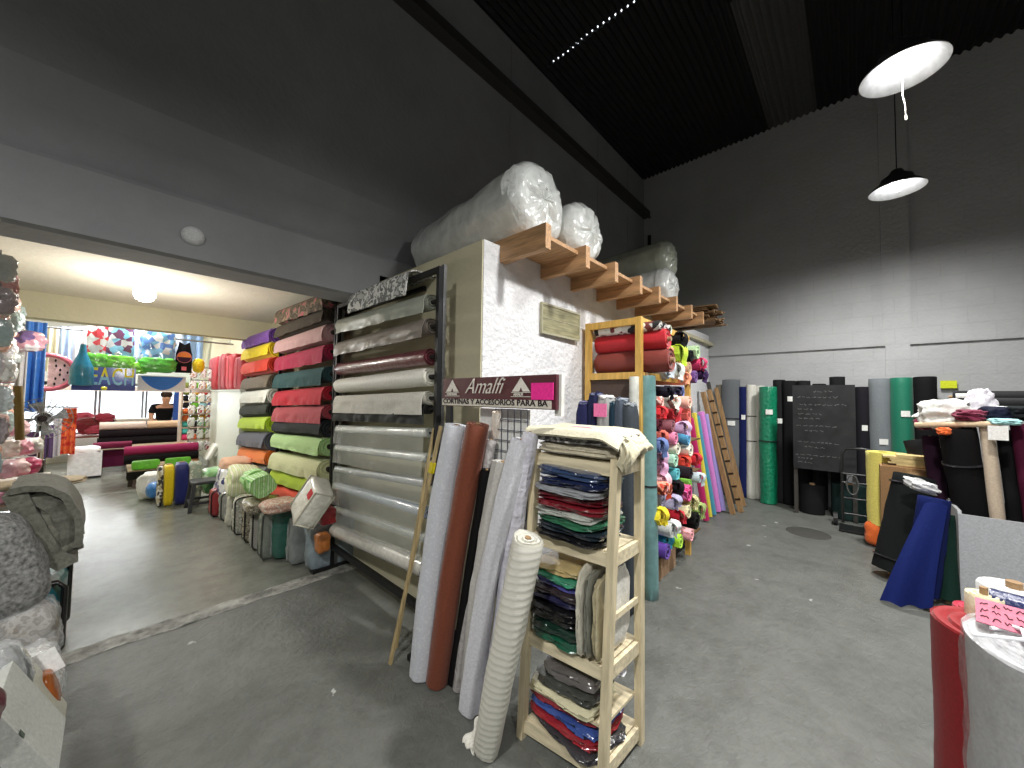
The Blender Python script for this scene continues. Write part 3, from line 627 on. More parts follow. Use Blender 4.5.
# ---------------------------------------------------------------- sign
XS = 1.24
t = thing('shop_sign', (XS, 1.3, 1.38), 'burgundy sign board with white script lettering and a pink sticker', 'sign')
yl, yr = P(443, 390, 'x', XS).y, P(556, 390, 'x', XS).y; zt_, zb = P(500, 376.5, 'x', XS).z, P(500, 399.5, 'x', XS).z; zc = P(500, 407, 'x', XS).z
sb_ = MB().box((XS, yr, zc-.004), (XS+.02, yl, zt_)).build('board', gloss((84, 34, 46), .4, .02), t, False)
ws_ = MB().box((XS-.004, yr+.02, zc), (XS-.0005, yl-.002, zb)).build('white_strip', fab((216, 210, 196)), t, False)
mw = fab((232, 226, 216)); uy = Vector((0, 0, 1)); ux = Vector((0, -1, 0))
H_ = zt_-zb
m, w = text_mb('Amalfi', H_*1.02, (XS-.003, yl-.19, zb+H_*.26), ux*.93, uy, .5, .002, -.0008); m.build('lettering', mw, sb_, False)
m, w = text_mb('CORTINAS Y ACCESORIOS PARA BA', .0365, (XS-.006, yl-.012, zc+.010), ux*1.2, uy, 0, .001, .0005); m.build('lettering', fab((50, 40, 44)), ws_, False)
for yy, nm in ((yl-.085, 'CORTINAS'), (yr+.19, 'AMALFI')):
    m = MB(); s = H_*.8; z_ = zb+H_*.12
    m.add([(XS-.003, yy+s*.62, z_+s*.28), (XS-.003, yy, z_+s*1.02), (XS-.003, yy-s*.62, z_+s*.28), (XS-.003, yy-s*.12, z_+s*.28), (XS-.003, yy, z_+s*.5), (XS-.003, yy+s*.12, z_+s*.28)], [(0, 1, 4, 5), (1, 2, 3, 4)])
    m.box((XS-.004, yy-s*.7, z_), (XS-.002, yy+s*.7, z_+s*.03)).box((XS-.004, yy-s*.66, z_+s*.22), (XS-.002, yy+s*.66, z_+s*.25)); em_ = m.build('emblem', mw, sb_, False)
    m, w = text_mb(nm, s*.2, (XS-.004, yy+s*.5, z_+s*.06), ux, uy, 0, .001, .0005); m.build('emblem_lettering', mw, sb_, False)
MB().box((XS-.01, yr+.008, zb+.002), (XS-.006, yr+.125, zb+H_*.68)).build('pink_sticker', fab((244, 40, 150)), t, False)
# white stand with a wire grid under the sign
t = thing('grid_stand', (1.3, 1.1, 0), 'white stand with a square wire grid hanging under the burgundy sign', 'stand')
MB().bar((1.27, 1.66, 1.46), (1.488, 1.66, 1.46), .02, .02).build('wall_arm', BLK, t, False)
WP = gloss((225, 225, 220), .4, .02)
MB().box((XS+.022, yr-.012, zc-.03), (XS+.042, yr+.022, zt_)).build('post', WP, t, False)
MB().box((XS+.022, yl-.04, 0), (XS+.042, yl, zt_)).build('post', BLK, t, False)
gt = P(500, 409, 'x', 1.29).z; ga, gb = P(494, 430, 'x', 1.29).y, P(542, 430, 'x', 1.29).y
m = MB().box((1.306, max(gb-.03, 1.09), gt-.55), (1.312, ga+.12, gt)); m.build('back_panel', fab((226, 226, 222)), t, False)
m = MB(); n = 5
for i in range(n+1):
    y = ga+(max(gb, 1.1)-ga)*i/n; m.tube([(1.30, y, gt-.5), (1.30, y, gt)], .0022, 6)
for i in range(11): m.tube([(1.296, ga, gt-.05*i), (1.296, max(gb, 1.1), gt-.05*i)], .0022, 6)
m.build('wire_grid', gloss((70, 78, 96), .3, .02), t)
# ---------------------------------------------------------------- rolls leaning in front of the sign
def lean(bx, by, tx, ty, Xt, rpx, mat, label, bend=None, group=None, **kw):
    A = P(bx, by, 'z', .0); B = P(tx, ty, 'x', Xt); r = rad(rpx, A.lerp(B, .5))
    ax = (B-A).normalized(); A = A+Vector((0, 0, r*math.sqrt(max(0, 1-ax.z**2))+.004))
    kw.setdefault('core', True); kw.setdefault('ext', .004); return roll(A, B, r, mat, label, group, bend=bend, **kw)
GL = 'rolls leaning below the sign'
quilt = patt(((200, 202, 208), (194, 196, 203), (206, 208, 213)), 60, 'noise', .7)
lean(421, 676, 457, 425, 1.22, 12.5, quilt, 'pale grey quilted roll leaning leftmost below the sign', (-.02, 0, 0), GL, wr=.07)
lean(437, 684, 478, 424, 1.20, 11.5, fab((116, 56, 32), .6), 'rust brown roll leaning beside the pale quilted roll', (-.015, 0, 0), GL, wr=.07)
lean(453, 684, 487, 470, 1.22, 6, fab((16, 15, 16), .6), 'thin black roll leaning to the right of the rust brown one', None, GL, wr=.05)
lean(458, 690, 491, 440, 1.26, 5.5, gloss((176, 172, 170), .2, .8), 'slim plastic covered roll behind the black one', None, GL, wr=.1)
lean(470, 700, 503, 462, 1.24, 10, fab((188, 186, 180), .7), 'greyish white cloth roll with long soft folds', (-.02, .01, 0), GL, wr=.16)
lean(485, 640, 510, 470, 1.29, 10, patt(((186, 178, 150), (172, 164, 136), (196, 188, 164)), 34, 'stripe'), 'beige crinkled roll standing behind the white ones', None, GL, wr=.09)
lean(470, 712, 522, 440, 1.22, 10.5, fab((206, 206, 212), .6), 'long white cloth roll leaning up to the grid', (-.03, .01, .0), GL, wr=.18)
lean(488, 722, 531, 432, 1.24, 8, gloss((214, 212, 222), .35, .8), 'white satin roll with pink print at its top', (0, .01, 0), GL, wr=.16)
lean(486, 752, 528, 538, 1.10, 13.5, patt(((204, 202, 190), (196, 194, 182), (210, 208, 198)), 11, 'ribs', .8), 'thick cream ribbed roll in front of the wooden shelf', (-.03, -.022, 0), GL, wr=.10, taper=1.12)
lean(482, 645, 497, 412, 1.29, 4.5, fab((226, 216, 204), .6), 'thin white paper tube in front of the wire grid', None, GL, wr=.01)
q = P(478, 748, 'z', 0.01)
sheet(lambda u, v: (q.x-.03+.09*u, q.y+.06-.07*v+.012*math.sin(u*9), .012+.05*u*(1-v)+.006*math.sin(v*12)), 20, 14, .006).build('cloth_corner', fab((226, 224, 214)), None, True, 'loose cream cloth end trailing on the floor', 'cloth')
A = P(390, 664, 'z', .0); B = P(441, 426, 'x', 1.26)
LAT = wood((170, 150, 108), 1, (8, 8, 1), .6)
t = thing('wooden_lath', A, 'thin wooden lath leaning on the rack with a yellow tape', 'lath', 'laths leaning on the rack')
MB().bar(A, B, .022, .012).build('stick', LAT, t, False)
c = A.lerp(B, .82); ax = (B-A).normalized(); MB().bar(c-ax*.03, c+ax*.03, .03, .02).build('tape', gloss((214, 196, 30)), t, False)
A = P(396, 648, 'z', .0); B = P(434, 428, 'x', 1.30); MB().bar(A, B, .016, .012).build('wooden_lath', LAT, None, False, 'second thin wooden lath just behind the taped one', 'lath', 'laths leaning on the rack')
# ---------------------------------------------------------------- narrow wooden shelf tower
PW = wood((205, 192, 160), 1, (8, 8, 1), .6, .8)
PWX = wood((206, 194, 164), 1, (8, 1, 8), .6, .8)
t = thing('shelf_tower', (1.4, .88, 0), 'narrow cream wooden shelf tower packed with bagged cloth', 'shelf')
bt = {'fl': ((1.25, 1.07), (1.29, 1.04)), 'fr': ((1.295, .71), (1.30, .66)), 'br': ((1.575, .69), (1.50, .66)), 'bl': ((1.53, 1.06), (1.50, 1.04))}
TZ = 1.225
def cr(k, z): (a, b), (c, d) = bt[k]; f = z/TZ; return Vector((a+(c-a)*f, b+(d-b)*f, z))
for k in bt: MB().bar(cr(k, 0), cr(k, TZ), .030, .036, (1, 0, 0)).build('upright', PW, t, False)
for z in (.075, .21, .44, .865, 1.205):
    if z != .21:
        for a, b in (('fl', 'fr'), ('fr', 'br'), ('br', 'bl')): MB().bar(cr(a, z-.022), cr(b, z-.022), .016, .05).build('rail', PWX, t, False)
    vs = [cr(k, z) for k in ('fl', 'fr', 'br', 'bl')]; ce = sum(vs, Vector())/4; vs = [ce+(v-ce)*.93 for v in vs]; vs = [Vector((v.x, v.y, z-.006)) for v in vs]
    MB().add(vs+[v+Vector((0, 0, .012)) for v in vs], [(0, 1, 2, 3), (7, 6, 5, 4), (0, 4, 5, 1), (1, 5, 6, 2), (2, 6, 7, 3), (3, 7, 4, 0)]).build('shelf_board', PWX, t, False)
for z in (.62,): MB().bar(cr('fr', z), cr('br', z), .012, .022).build('rail', PWX, t, False)
def folded(x, y, z, sx, sy, sz, mat, label, rz=0, ry=0, rx=0, fl=True, group=None, seed=None, tag_=None, cat='pack', name='cloth_pack'):
    """folded cloth sealed in a clear bag"""
    t = thing(name, (x, y, z), label, cat, group); M = R3(rx, ry, rz)
    soft((x, y, z), (sx, sy, sz), 6, .10, 5, seed, M, 9).build('folded_cloth', mat, t)
    if fl and False:
        lip = []
        sheet(lambda u, v: Vector((x, y, z))+M @ Vector((-sx/2-.002-.02*v-.008*nz((u*9, v, z), 1, 2), sy*(u-.5)*(1-.06*v), sz*(.45-.3*v)+.012*nz((u*12, v*3, z*9), 1))), 18, 4, .0015).build('bag_flap', FILMK, t)
    return t
FILMK = film((235, 238, 240), .3)
def mixp(a, b, c): return gloss(a, .16, .8, 14, 1.0)
ST = [((52, 70, 104), (120, 110, 84), 'blue and tan quilt pack with white piping, top of the upper stack'), ((28, 38, 72), (60, 70, 100), 'navy pack second in the upper stack'), ((150, 152, 156), (90, 92, 96), 'silver grey pack third in the upper stack'),
 ((98, 24, 34), (60, 16, 24), 'wine red pack in the middle of the upper stack'), ((120, 30, 40), (160, 60, 60), 'brighter red pack under the wine red one'), ((176, 180, 172), (70, 100, 86), 'pale pack with green edges in the upper stack'),
 ((50, 110, 80), (200, 205, 200), 'green and white pack low in the upper stack'), ((34, 44, 52), (150, 70, 60), 'dark pack with a red corner low in the upper stack'), ((26, 26, 30), (60, 62, 66), 'black pack at the bottom of the upper stack')]
z = .876; hs = [.026, .028, .028, .028, .028, .03, .028, .03, .04]; hs = [h*1.13 for h in hs]
for i, (c1, c2, lb) in enumerate(ST[::-1]):
    o = folded(1.375+random.uniform(-.012, .012), .865+random.uniform(-.01, .01), z, .25, .30, hs[i], mixp(c1, c2, tuple(int(v*.6) for v in c1)), lb, random.uniform(-5, 5), 0, random.uniform(-1.5, 1.5), group='bagged cloth on the upper shelf of the tower')
    z += hs[i]*.97
tx = Vector((1.27, .78, z-.002))
MB().tube([tx+Vector((-.02, .03, -.012)), tx+Vector((.02, .0, .0)), tx+Vector((.08, -.01, .004))], .004, 6).build('piping', gloss((225, 228, 232)), o)
ST = [((190, 170, 120), (214, 196, 150), 'tan pack on top of the middle stack'), ((60, 140, 110), (190, 200, 190), 'sea green pack just under the tan one'), ((84, 84, 160), (60, 60, 120), 'violet blue pack near the top of the middle stack'),
 ((50, 40, 44), (150, 140, 140), 'dark lace pack in the middle stack'), ((40, 40, 70), (70, 70, 100), 'dark indigo pack in the middle stack'), ((18, 18, 20), (60, 60, 64), 'thick black pack halfway down the middle stack'),
 ((28, 30, 30), (70, 72, 74), 'charcoal pack under the thick black one'), ((24, 50, 40), (100, 30, 34), 'dark green pack with a red fold'), ((22, 84, 62), (30, 60, 50), 'bottle green pack at the bottom of the middle stack')]
z = .45
for i, (c1, c2, lb) in enumerate(ST[::-1]):
    h = [.05, .036, .036, .042, .036, .034, .03, .024, .03][i]
    folded(1.37+random.uniform(-.012, .01), .915+random.uniform(-.008, .01), z, .25, .235, h, mixp(c1, c2, tuple(int(v*.6) for v in c1)), lb, random.uniform(-4, 4), 0, random.uniform(-2, 2), group='bagged cloth on the middle shelf of the tower'); z += h*.97
for i, (c, lb) in enumerate((((200, 196, 180), 'pale upright pack wedged beside the middle stack'), ((120, 120, 110), 'olive grey upright pack by the front post'), ((170, 160, 130), 'tan upright pack nearest the front post'))):
    folded(1.36+.01*i, .785-.03*i, .45, .25, .027, .34-.02*i, mixp(c, tuple(int(v*.7) for v in c), (230, 230, 230)), lb, group='upright packs on the middle shelf')
soft((1.44, .715, .45), (.14, .03, .3), 4, .2, 4, 5).build('folded_cloth', fab((220, 218, 210)), None, True, 'white lace cloth showing through the side of the middle shelf', 'cloth')
z = .216
for i, (c, h, lb) in enumerate((((216, 210, 176), .035, 'flat cream folder on the low shelf'), ((62, 64, 60), .05, 'dark grey patterned pack on the cream folder'), ((96, 92, 90), .05, 'taupe pack with a clear window on the low shelf'))):
    folded(1.385, .90-.01*i, z, .25-.02*i, .30-.03*i, h, mixp(c, tuple(int(v*.75) for v in c), tuple(min(255, int(v*1.4)) for v in c)), lb, 4*i, group='packs on the low shelf'); z += h*.97
folded(1.46, .78, z, .17, .16, .04, mixp((214, 214, 218), (190, 190, 200), (120, 120, 130)), 'crumpled white plastic pack at the side of the low shelf', 20)
z = .082
for i, (c1, c2, lb) in enumerate((((60, 58, 62), (150, 40, 50), 'dark pack with red print at the very bottom'), ((150, 40, 48), (210, 205, 200), 'red and white pack above the bottom one'), ((60, 84, 150), (220, 220, 226), 'blue and white pack under the cream folder'), ((140, 46, 56), (200, 170, 160), 'red pack just below the cream folder'))):
    folded(1.39+.01*i, .88+.01*i, z, .27, .32, .031, mixp(c1, c2, tuple(int(v*.5) for v in c1)), lb, -6+4*i, 0, [2, -1, 2, 0][i], group='packs on the bottom shelf'); z += .0305
# cloth stack on top of the tower
folded(1.41, .84, 1.215, .27, .40, .05, fab((190, 182, 160)), 'beige folded cloth directly on the tower top', 2, 0, 0, False, cat='cloth', name='folded_cloth_stack')
folded(1.40, .85, 1.262, .27, .41, .052, patt(((110, 108, 106), (190, 188, 184), (80, 78, 78), (150, 148, 144)), 60, 'voronoi'), 'grey speckled folded fabric on the tower top', -1, 0, 0, False, cat='cloth', name='folded_cloth_stack')
MB().box((1.255, 1.01, 1.275), (1.262, 1.045, 1.296)).build('price_label', fab((225, 225, 215)), None, False, 'tiny white price label at the left end of the speckled fabric', 'label')
tw = thing('cream_cloth', (1.41, .84, 1.31), 'cream cotton cloth with a pink mark lying over the shelf tower', 'cloth')
def cf(u, v):
    x = 1.235+.30*v; y = 1.06-.44*u; z = 1.322+.006*nz((x*9, y*9, 0), 1)-.012*max(0, (u-.8)/.2)
    if v < .08: z -= (.08-v)*.3
    if u > .86: z -= (u-.86)*.22*(.6+.8*nz((x*22, 1, 0), 1)); y += (u-.86)*.2*v
    return (x, y, z)
sheet(cf, 44, 34, .012).build('cloth', fab((206, 200, 176)), tw)
sheet(lambda u, v: Vector(cf(.40+.20*u, .30+.10*v+.04*u))+Vector((0, 0, .0085)), 10, 4, .001).build('pink_mark', fab((236, 120, 176)), tw)
for j in range(3):
    def fr(u, v, j=j):
        return (1.27+.20*u+.01*j, .65-.02*j*.5-.02*math.sin(v*3)-.012*abs(math.sin(u*9+j)), 1.305-.016*j-(.03+.12*max(0, .35-abs(u-.12))*(2.4-.5*j))*v+.008*math.sin(u*20+j))
    sheet(fr, 40, 8, .006).build('hanging_fold', fab((212, 204, 176)), tw)
# ---------------------------------------------------------------- tubes, bolts and the yellow wooden shelf by the white wall
A = P(634, 599, 'z', 0); roll(A, (A.x, A.y, 1.62), .037, gloss((214, 216, 208), .4, .03), 'white plastic pipe standing beside the teal roll', None, 'plastic_pipe', cat='pipe', wr=.002, hole=.8, cmat=gloss((60, 60, 60)), ext=-.02, layers=2, band=[.62])
A = P(650, 597, 'z', 0); roll(A, (A.x-.01, A.y+.02, 1.63), .062, gloss((110, 150, 150), .3, .05), 'teal grey vinyl roll standing upright in front of the coloured pile', None, band=[.5], wr=.012)
for i, (x0, x1, yt, col, lb) in enumerate(((575, 586, 403, (34, 36, 74), 'short navy bolt standing leftmost behind the shelf tower'), (586, 595, 395, (28, 32, 62), 'taller navy bolt next to the short navy one'),
    (595, 607, 397, (150, 150, 148), 'grey printed bolt with a pink tag'), (604, 613, 404, (26, 48, 62), 'dark teal bolt behind the shelf tower'), (612, 621, 400, (70, 78, 90), 'slate bolt with pale folded top'), (619, 630, 405, (58, 64, 70), 'broad dark grey bolt beside the white pipe'))):
    a = P(x0, yt, 'x', 2.25+.02*i); b = P(x1, yt, 'x', 2.25+.02*i); w = abs(b.y-a.y)*1.02
    t = thing('fabric_bolt', (2.33, (a.y+b.y)/2, 0), lb, 'bolt', 'fabric bolts standing by the white wall')
    soft((2.25+.02*i+.08, (a.y+b.y)/2, 0), (.16, w, a.z), 8, .05, 3, i, None, 9).build('fabric', fab(col), t)
    soft((2.25+.02*i+.08, (a.y+b.y)/2, a.z-.014), (.12, w*.8, .03), 4, .2, 3, i+4, None, 7).build('folded_end', fab(tuple(min(255, v+70) for v in col)), t)
    if i == 2: MB().box((2.265, b.y-.01, 1.33), (2.27, a.y-.005, 1.42)).build('pink_tag', fab((240, 120, 170)), t, False)
YW = wood((206, 164, 84), 1, (6, 6, 1), .5, .8)
SX0, SX1, SY0, SY1 = 2.66, 3.75, 1.17, 1.60
t = thing('wooden_rack', (3.2, 1.4, 0), 'yellow wooden rack against the white wall stacked with fabric rolls', 'rack')
for x in (SX0, SX1):
    for y in (SY0, SY1): MB().box((x-.022, y-.022, 0), (x+.022, y+.022, 2.07 if x == SX0 or y == SY1 else 1.64)).build('post', YW, t, False)
for z in (2.045, 1.635):
    for y in (SY0, SY1):
        if z > 2 or True: MB().box((SX0, y-.018, z-.03), (SX1, y+.018, z+.022)).build('rail', YW, t, False)
    MB().box((SX0-.018, SY0, z-.03), (SX0+.018, SY1, z+.022)).build('rail', YW, t, False)
for z in (1.66, 1.40, 1.06, .74, .42, .12): MB().box((SX0+.024, SY0+.03, z-.02), (SX1+(0 if z > 1.3 else .5), SY1, z-.006)).build('deck', wood((110, 84, 50), 1, (1, 8, 8)), t, False)
MB().box((SX0, SY0+.02, 1.45), (SX0+.012, SY1, 1.60)).build('dark_board', fab((86, 72, 66)), t, False)
def endroll(x, y, rpx, col, label, group, yf=1.12, yb=1.58, mat=None, wr=.14, xmin=0):
    c = P(x, y, 'y', yf); r = rad(rpx, c)*1.12; c.x = max(c.x, xmin)
    t = roll((c.x, yf, c.z), (c.x+random.uniform(-.03, .03), yb, c.z+random.uniform(-.0, .01)), r, mat or fab(col), label, group, wr=wr, core=False, n=18, layers=3, hole=.3, ext=.0)
    if random.random() < .55:
        sd = random.random()*20; L = r*random.uniform(1.2, 2.6); a0 = random.uniform(-.9, .9); w_ = r*random.uniform(.9, 1.6)
        def fl_(u, v):
            if v < .25: return (c.x+w_*(u-.5)*1.3+a0*r*.4, yf+.03-.05*v*4, c.z+r*1.02-.006+.01*math.sin(u*7+sd))
            q = (v-.25)/.75; return (c.x+w_*(u-.5)*(1.3-.3*q)+a0*r*(.4+.6*q), yf-.02-.018*math.sin(u*8+sd)*q-.02*math.sin(PI*min(1, q*1.4)), c.z+r-.004-L*q+.03*(u-.5)*q*a0*3)
        sheet(fl_, 12, 10, .005).build('loose_end', mat or fab(col), t)
    return t
GU = 'rolls on the upper deck of the yellow rack'
roll((2.78, .98, 1.745), (2.78, 1.57, 1.745), .088, fab((124, 50, 42), .6), 'brick red roll lying at the bottom of the yellow rack', GU, wr=.05)
roll((2.77, 1.0, 1.90), (2.77, 1.57, 1.90), .075, fab((186, 26, 40), .6), 'bright red roll lying on the brick red one', GU, wr=.05)
BW = patt(((230, 230, 226), (40, 38, 40), (214, 214, 210), (120, 60, 60)), 24, 'voronoi')
for i, (dx, dz, lb) in enumerate(((-.05, 0, 'black and white spotted roll on top of the bright red roll'), (.05, -.002, 'black and white printed roll beside the spotted one'), (.15, -.004, 'pale printed roll at the right of the top row'))):
    roll((2.76+dx, 1.03, 1.999+dz), (2.76+dx, 1.56, 1.999+dz), .036, BW if i < 2 else patt(((230, 230, 226), (214, 224, 200), (60, 60, 60)), 20, 'voronoi'), lb, GU, wr=.12, core=False)
for x, y, rp, col, lb in ((682, 340, 7.5, (20, 18, 20), 'black roll high in the yellow rack'), (667, 351, 5, (226, 150, 110), 'peach roll end beside the red roll'), (681, 353, 8, (186, 214, 50), 'lime green roll under the black one'), (692, 356, 6, (24, 24, 26), 'second black roll end right of the lime roll'),
    (669, 369, 9, (196, 206, 214), 'pale blue grey roll beside the brick red one'), (679, 371, 7, (222, 226, 222), 'white roll end under the lime roll'), (698, 352, 7, (176, 206, 160), 'pale green printed roll sticking out to the right'), (701, 364, 6, (220, 60, 110), 'hot pink printed roll end'),
    (690, 368, 6, (206, 170, 140), 'tan roll end in the lower row'), (686, 379, 6, (236, 160, 124), 'salmon roll end at the deck edge'), (696, 377, 6, (110, 70, 140), 'purple spotted roll end'), (703, 374, 5, (60, 40, 80), 'dark violet roll at the right end')):
    endroll(x, y, rp, col, lb, GU, 1.10, xmin=2.93)
GP = 'coloured fabric rolls piled beside the white wall'
navy = patt(((24, 36, 84), (60, 80, 140), (20, 26, 60)), 20, 'noise')
pile = [(668, 392, 5.5, (30, 28, 40), 'near black roll on the topmost row of the pile'), (683, 392, 5.5, (40, 60, 120), 'navy flowered roll end at the top of the pile'), (662, 402, 6, (232, 130, 120), 'coral printed roll at the top left of the pile'), (676, 402, 6, (240, 170, 150), 'peach printed roll in the second row'), (690, 402, 6, (244, 196, 176), 'pale peach roll at the right of the second row'),
 (662, 413, 6, (222, 40, 50), 'bright red roll beside the teal roll'), (675, 413, 6, (214, 50, 60), 'second bright red roll end'), (689, 415, 7, (234, 110, 96), 'coral roll with a hanging end'), (660, 425, 6, (84, 26, 40), 'maroon roll in the upper pile'), (673, 426, 6, (150, 90, 100), 'mauve roll in the upper pile'), (685, 428, 6, (200, 170, 206), 'lilac roll end in the upper pile'),
 (663, 437, 6, (206, 100, 84), 'terracotta roll in the upper pile'), (676, 438, 6, (232, 140, 176), 'bubblegum pink roll end'), (689, 438, 6.5, (90, 170, 214), 'sky blue roll end'), (662, 446, 7, (100, 122, 176), 'periwinkle blue roll at the left'), (678, 449, 6, (226, 224, 206), 'cream folded roll in the middle'), (691, 450, 6, (236, 230, 214), 'ivory roll in the middle right'),
 (662, 458, 6.5, (214, 170, 200), 'pale pink roll at the left, under the periwinkle one'), (676, 461, 6, (170, 214, 190), 'mint roll in the middle'), (686, 463, 6.5, (230, 70, 50), 'orange red roll with a round open end'), (697, 460, 6, (206, 30, 50), 'crimson roll at the right edge'), (663, 468, 7, (222, 170, 206), 'orchid pink roll with an open end'), (678, 474, 6, (96, 196, 206), 'turquoise roll end in the middle'), (691, 473, 6, (40, 34, 40), 'black roll end right of the turquoise one'),
 (664, 480, 6.5, (240, 196, 206), 'blush pink roll at the left'), (665, 489, 6, (210, 70, 46), 'rust orange printed roll'), (679, 487, 6.5, (26, 22, 26), 'black roll in the lower middle'), (690, 484, 5, (140, 214, 80), 'apple green roll end'), (700, 478, 5, (206, 222, 230), 'ice blue roll near the leaning rolls'),
 (663, 500, 7, (150, 146, 170), 'grey lavender roll at the left'), (675, 503, 6.5, (170, 166, 196), 'lavender grey roll end'), (690, 493, 8, (232, 50, 120), 'hot pink roll lying above the striped ones'), (693, 502, 6, (200, 190, 120), 'khaki striped roll end'), (700, 509, 6, (150, 180, 90), 'olive green striped roll end'),
 (662, 517, 8, (232, 214, 40), 'bright yellow roll low in the pile'), (681, 516, 6.5, (196, 20, 46), 'deep red roll low in the pile'), (689, 512, 6.5, (228, 224, 180), 'pale butter roll low in the pile'), (697, 521, 7.5, (20, 20, 20), 'black roll lowest at the right'), (673, 530, 8, (224, 228, 226), 'white roll low in the pile'), (668, 540, 6.5, (44, 150, 180), 'teal blue roll near the floor'), (681, 542, 7, (176, 226, 50), 'neon lime roll near the floor'), (692, 535, 6, (240, 170, 176), 'rose pink roll near the floor'), (668, 552, 7, (96, 60, 160), 'violet roll on the cardboard box')]
for x, y, rp, col, lb in pile:
    m_ = None
    if 'printed' in lb or 'flower' in lb or 'striped' in lb: m_ = patt((col, tuple(min(255, v+90) for v in col), tuple(int(v*.6) for v in col)), 16, 'stripe' if 'striped' in lb else 'noise')
    endroll(x, y, rp, col, lb, GP, 1.08+random.uniform(-.05, .05)+(y < 470)*.03, 1.58, m_)
c0 = P(657, 583, 'z', 0); 
t = thing('cardboard_box', (c0.x+.4, c0.y+.2, 0), 'brown cardboard box on the floor under the violet roll', 'box')
MB().box((c0.x, c0.y, 0), (c0.x+.42, c0.y+.36, .17)).build('carton', fab((150, 112, 72)), t, False)
MB().box((c0.x-.004, c0.y+.1, .17), (c0.x+.42, c0.y+.14, .172)).build('tape', gloss((176, 140, 96)), t, False)
# ---------------------------------------------------------------- thin rolls and planks leaning on the far part of the white wall
def leanw(bx, by, tx, ty, rp, mat, label, group, yt=1.5, **kw):
    A = P(bx, by, 'z', 0); B = P(tx, ty, 'y', yt); r = rad(rp, A)
    A.z = r*.5+.006; kw.setdefault('core', False); return roll(A, B, r, mat, label, group, wr=.03, **kw)
GT = 'thin coloured rolls leaning by the white wall'
for bx, by, tx, ty, rp, col, lb in ((706, 522, 690, 418, 3.6, (186, 24, 96), 'thin magenta roll leaning closest to the coloured pile'), (710, 518, 694, 413, 2.6, (226, 214, 70), 'thin yellow roll beside the magenta one'), (714, 516, 697, 416, 2.8, (70, 150, 180), 'thin teal blue roll beside the yellow one'),
    (718, 513, 701, 412, 3.4, (216, 130, 206), 'thin orchid pink roll in the leaning group'), (723, 512, 706, 414, 3.2, (160, 150, 214), 'thin periwinkle roll, last of the leaning group'), (697, 524, 684, 470, 2.6, (190, 214, 226), 'short ice blue roll leaning in front of the magenta one')):
    leanw(bx, by, tx, ty, rp, fab(col, .6), lb, GT, 1.46)
CB = wood((150, 118, 80), 1, (6, 6, 1), .8, .8)
for i, (bx, by, tx, ty, w, lb) in enumerate(((733, 514, 703, 392, .075, 'brown cardboard edge strip leaning in front'), (741, 512, 709, 390, .085, 'notched brown cardboard strip leaning beside the first'), (744, 506, 716, 388, .03, 'thin wooden batten leaning behind the notched strip'))):
    A = P(bx, by, 'z', 0); B = P(tx, ty, 'y', 1.5); t = thing('leaning_plank', A, lb, 'plank', 'planks leaning in the corner by the end wall')
    pl_ = MB().bar(A, B, w, .05, (0, 1, 0)).build('plank', CB, t, False)
    ax = (B-A).normalized(); sd_ = Vector((-1, -.2, 0)); sd_ = (sd_-ax*sd_.dot(ax)).normalized()
    if i == 1:
        for k in range(9): c = A.lerp(B, .1+.1*k)+sd_*.03; MB().bar(c-ax*.012, c+ax*.012, .03, .056, (0, 1, 0)).build('notch', fab((50, 36, 26)), pl_, False)
A = P(735, 503, 'z', 0); B = P(708, 382, 'y', 1.6); MB().bar(A, B, .11, .03, (0, 1, 0)).build('dark_plank', wood((62, 58, 52), 1, (6, 6, 1)), None, False, 'dark weathered plank leaning furthest back in the corner', 'plank')
# ---------------------------------------------------------------- rolls along the end wall
GE = 'tall rolls standing against the grey end wall'
def wallroll(x, yt, rp, mat, label, X=6.56, dz=0, dx=.06, tagz=None, band=None, dy=0, **kw):
    B = P(x, yt, 'x', X+dx); r = rad(rp, B)
    A = Vector((X, B.y+dy, .0)); A.z = .004
    kw.setdefault('wr', .035)
    return roll(A, B, r, mat, label, GE, tagm=(tagz, (-1, -.25, 0), r*.8, .07) if tagz else None, band=band, ext=.004, **kw)
wallroll(720, 385, 4.5, fab((112, 106, 92)), 'taupe roll standing first in the corner', dy=.02)
wallroll(731, 380, 9.2, fab((104, 108, 112)), 'large mid grey roll with a dark band near the corner', tagz=.62, band=.66)
wallroll(743, 387, 5.0, fab((22, 32, 82)), 'slim navy roll between grey and white rolls', tagz=.72)
wallroll(751, 385, 5.2, fab((216, 214, 204), .6), 'off white roll tied with string, left one of the pair', band=[.5, .72])
wallroll(760, 386, 5.0, fab((222, 220, 212), .6), 'off white roll right beside the green one', X=6.6)
wallroll(768, 387, 8.8, gloss((14, 128, 92), .35, .8), 'bulging emerald green roll in plastic, near the corner', X=6.42, wr=.07, tagz=.78, band=.53)
wallroll(779, 380, 6.2, fab((34, 34, 36)), 'black roll just right of the emerald green one', tagz=.66, X=6.6)
wallroll(789, 381, 7.0, fab((24, 24, 26)), 'black roll with a white tag at its top, left of the chalkboard', tagz=.85)
wallroll(803, 381, 7.5, fab((28, 28, 30)), 'black roll peeking over the left of the chalkboard', X=6.6)
wallroll(819, 384, 7.0, fab((30, 30, 32)), 'lower black roll peeking over the middle of the chalkboard', X=6.6)
wallroll(837, 377, 8.0, fab((26, 27, 29)), 'black roll rising above the right of the chalkboard', X=6.6)
wallroll(862, 387, 7.4, fab((30, 28, 34)), 'dark roll between the chalkboard and the grey roll', tagz=.68)
wallroll(879, 379, 11.3, fab((116, 122, 126)), 'wide grey roll with a small tag right of the chalkboard', tagz=.55)
wallroll(901, 378, 11.6, fab((12, 112, 86), .6), 'wide dark green felt roll right of the grey roll', tagz=.75, X=6.5)
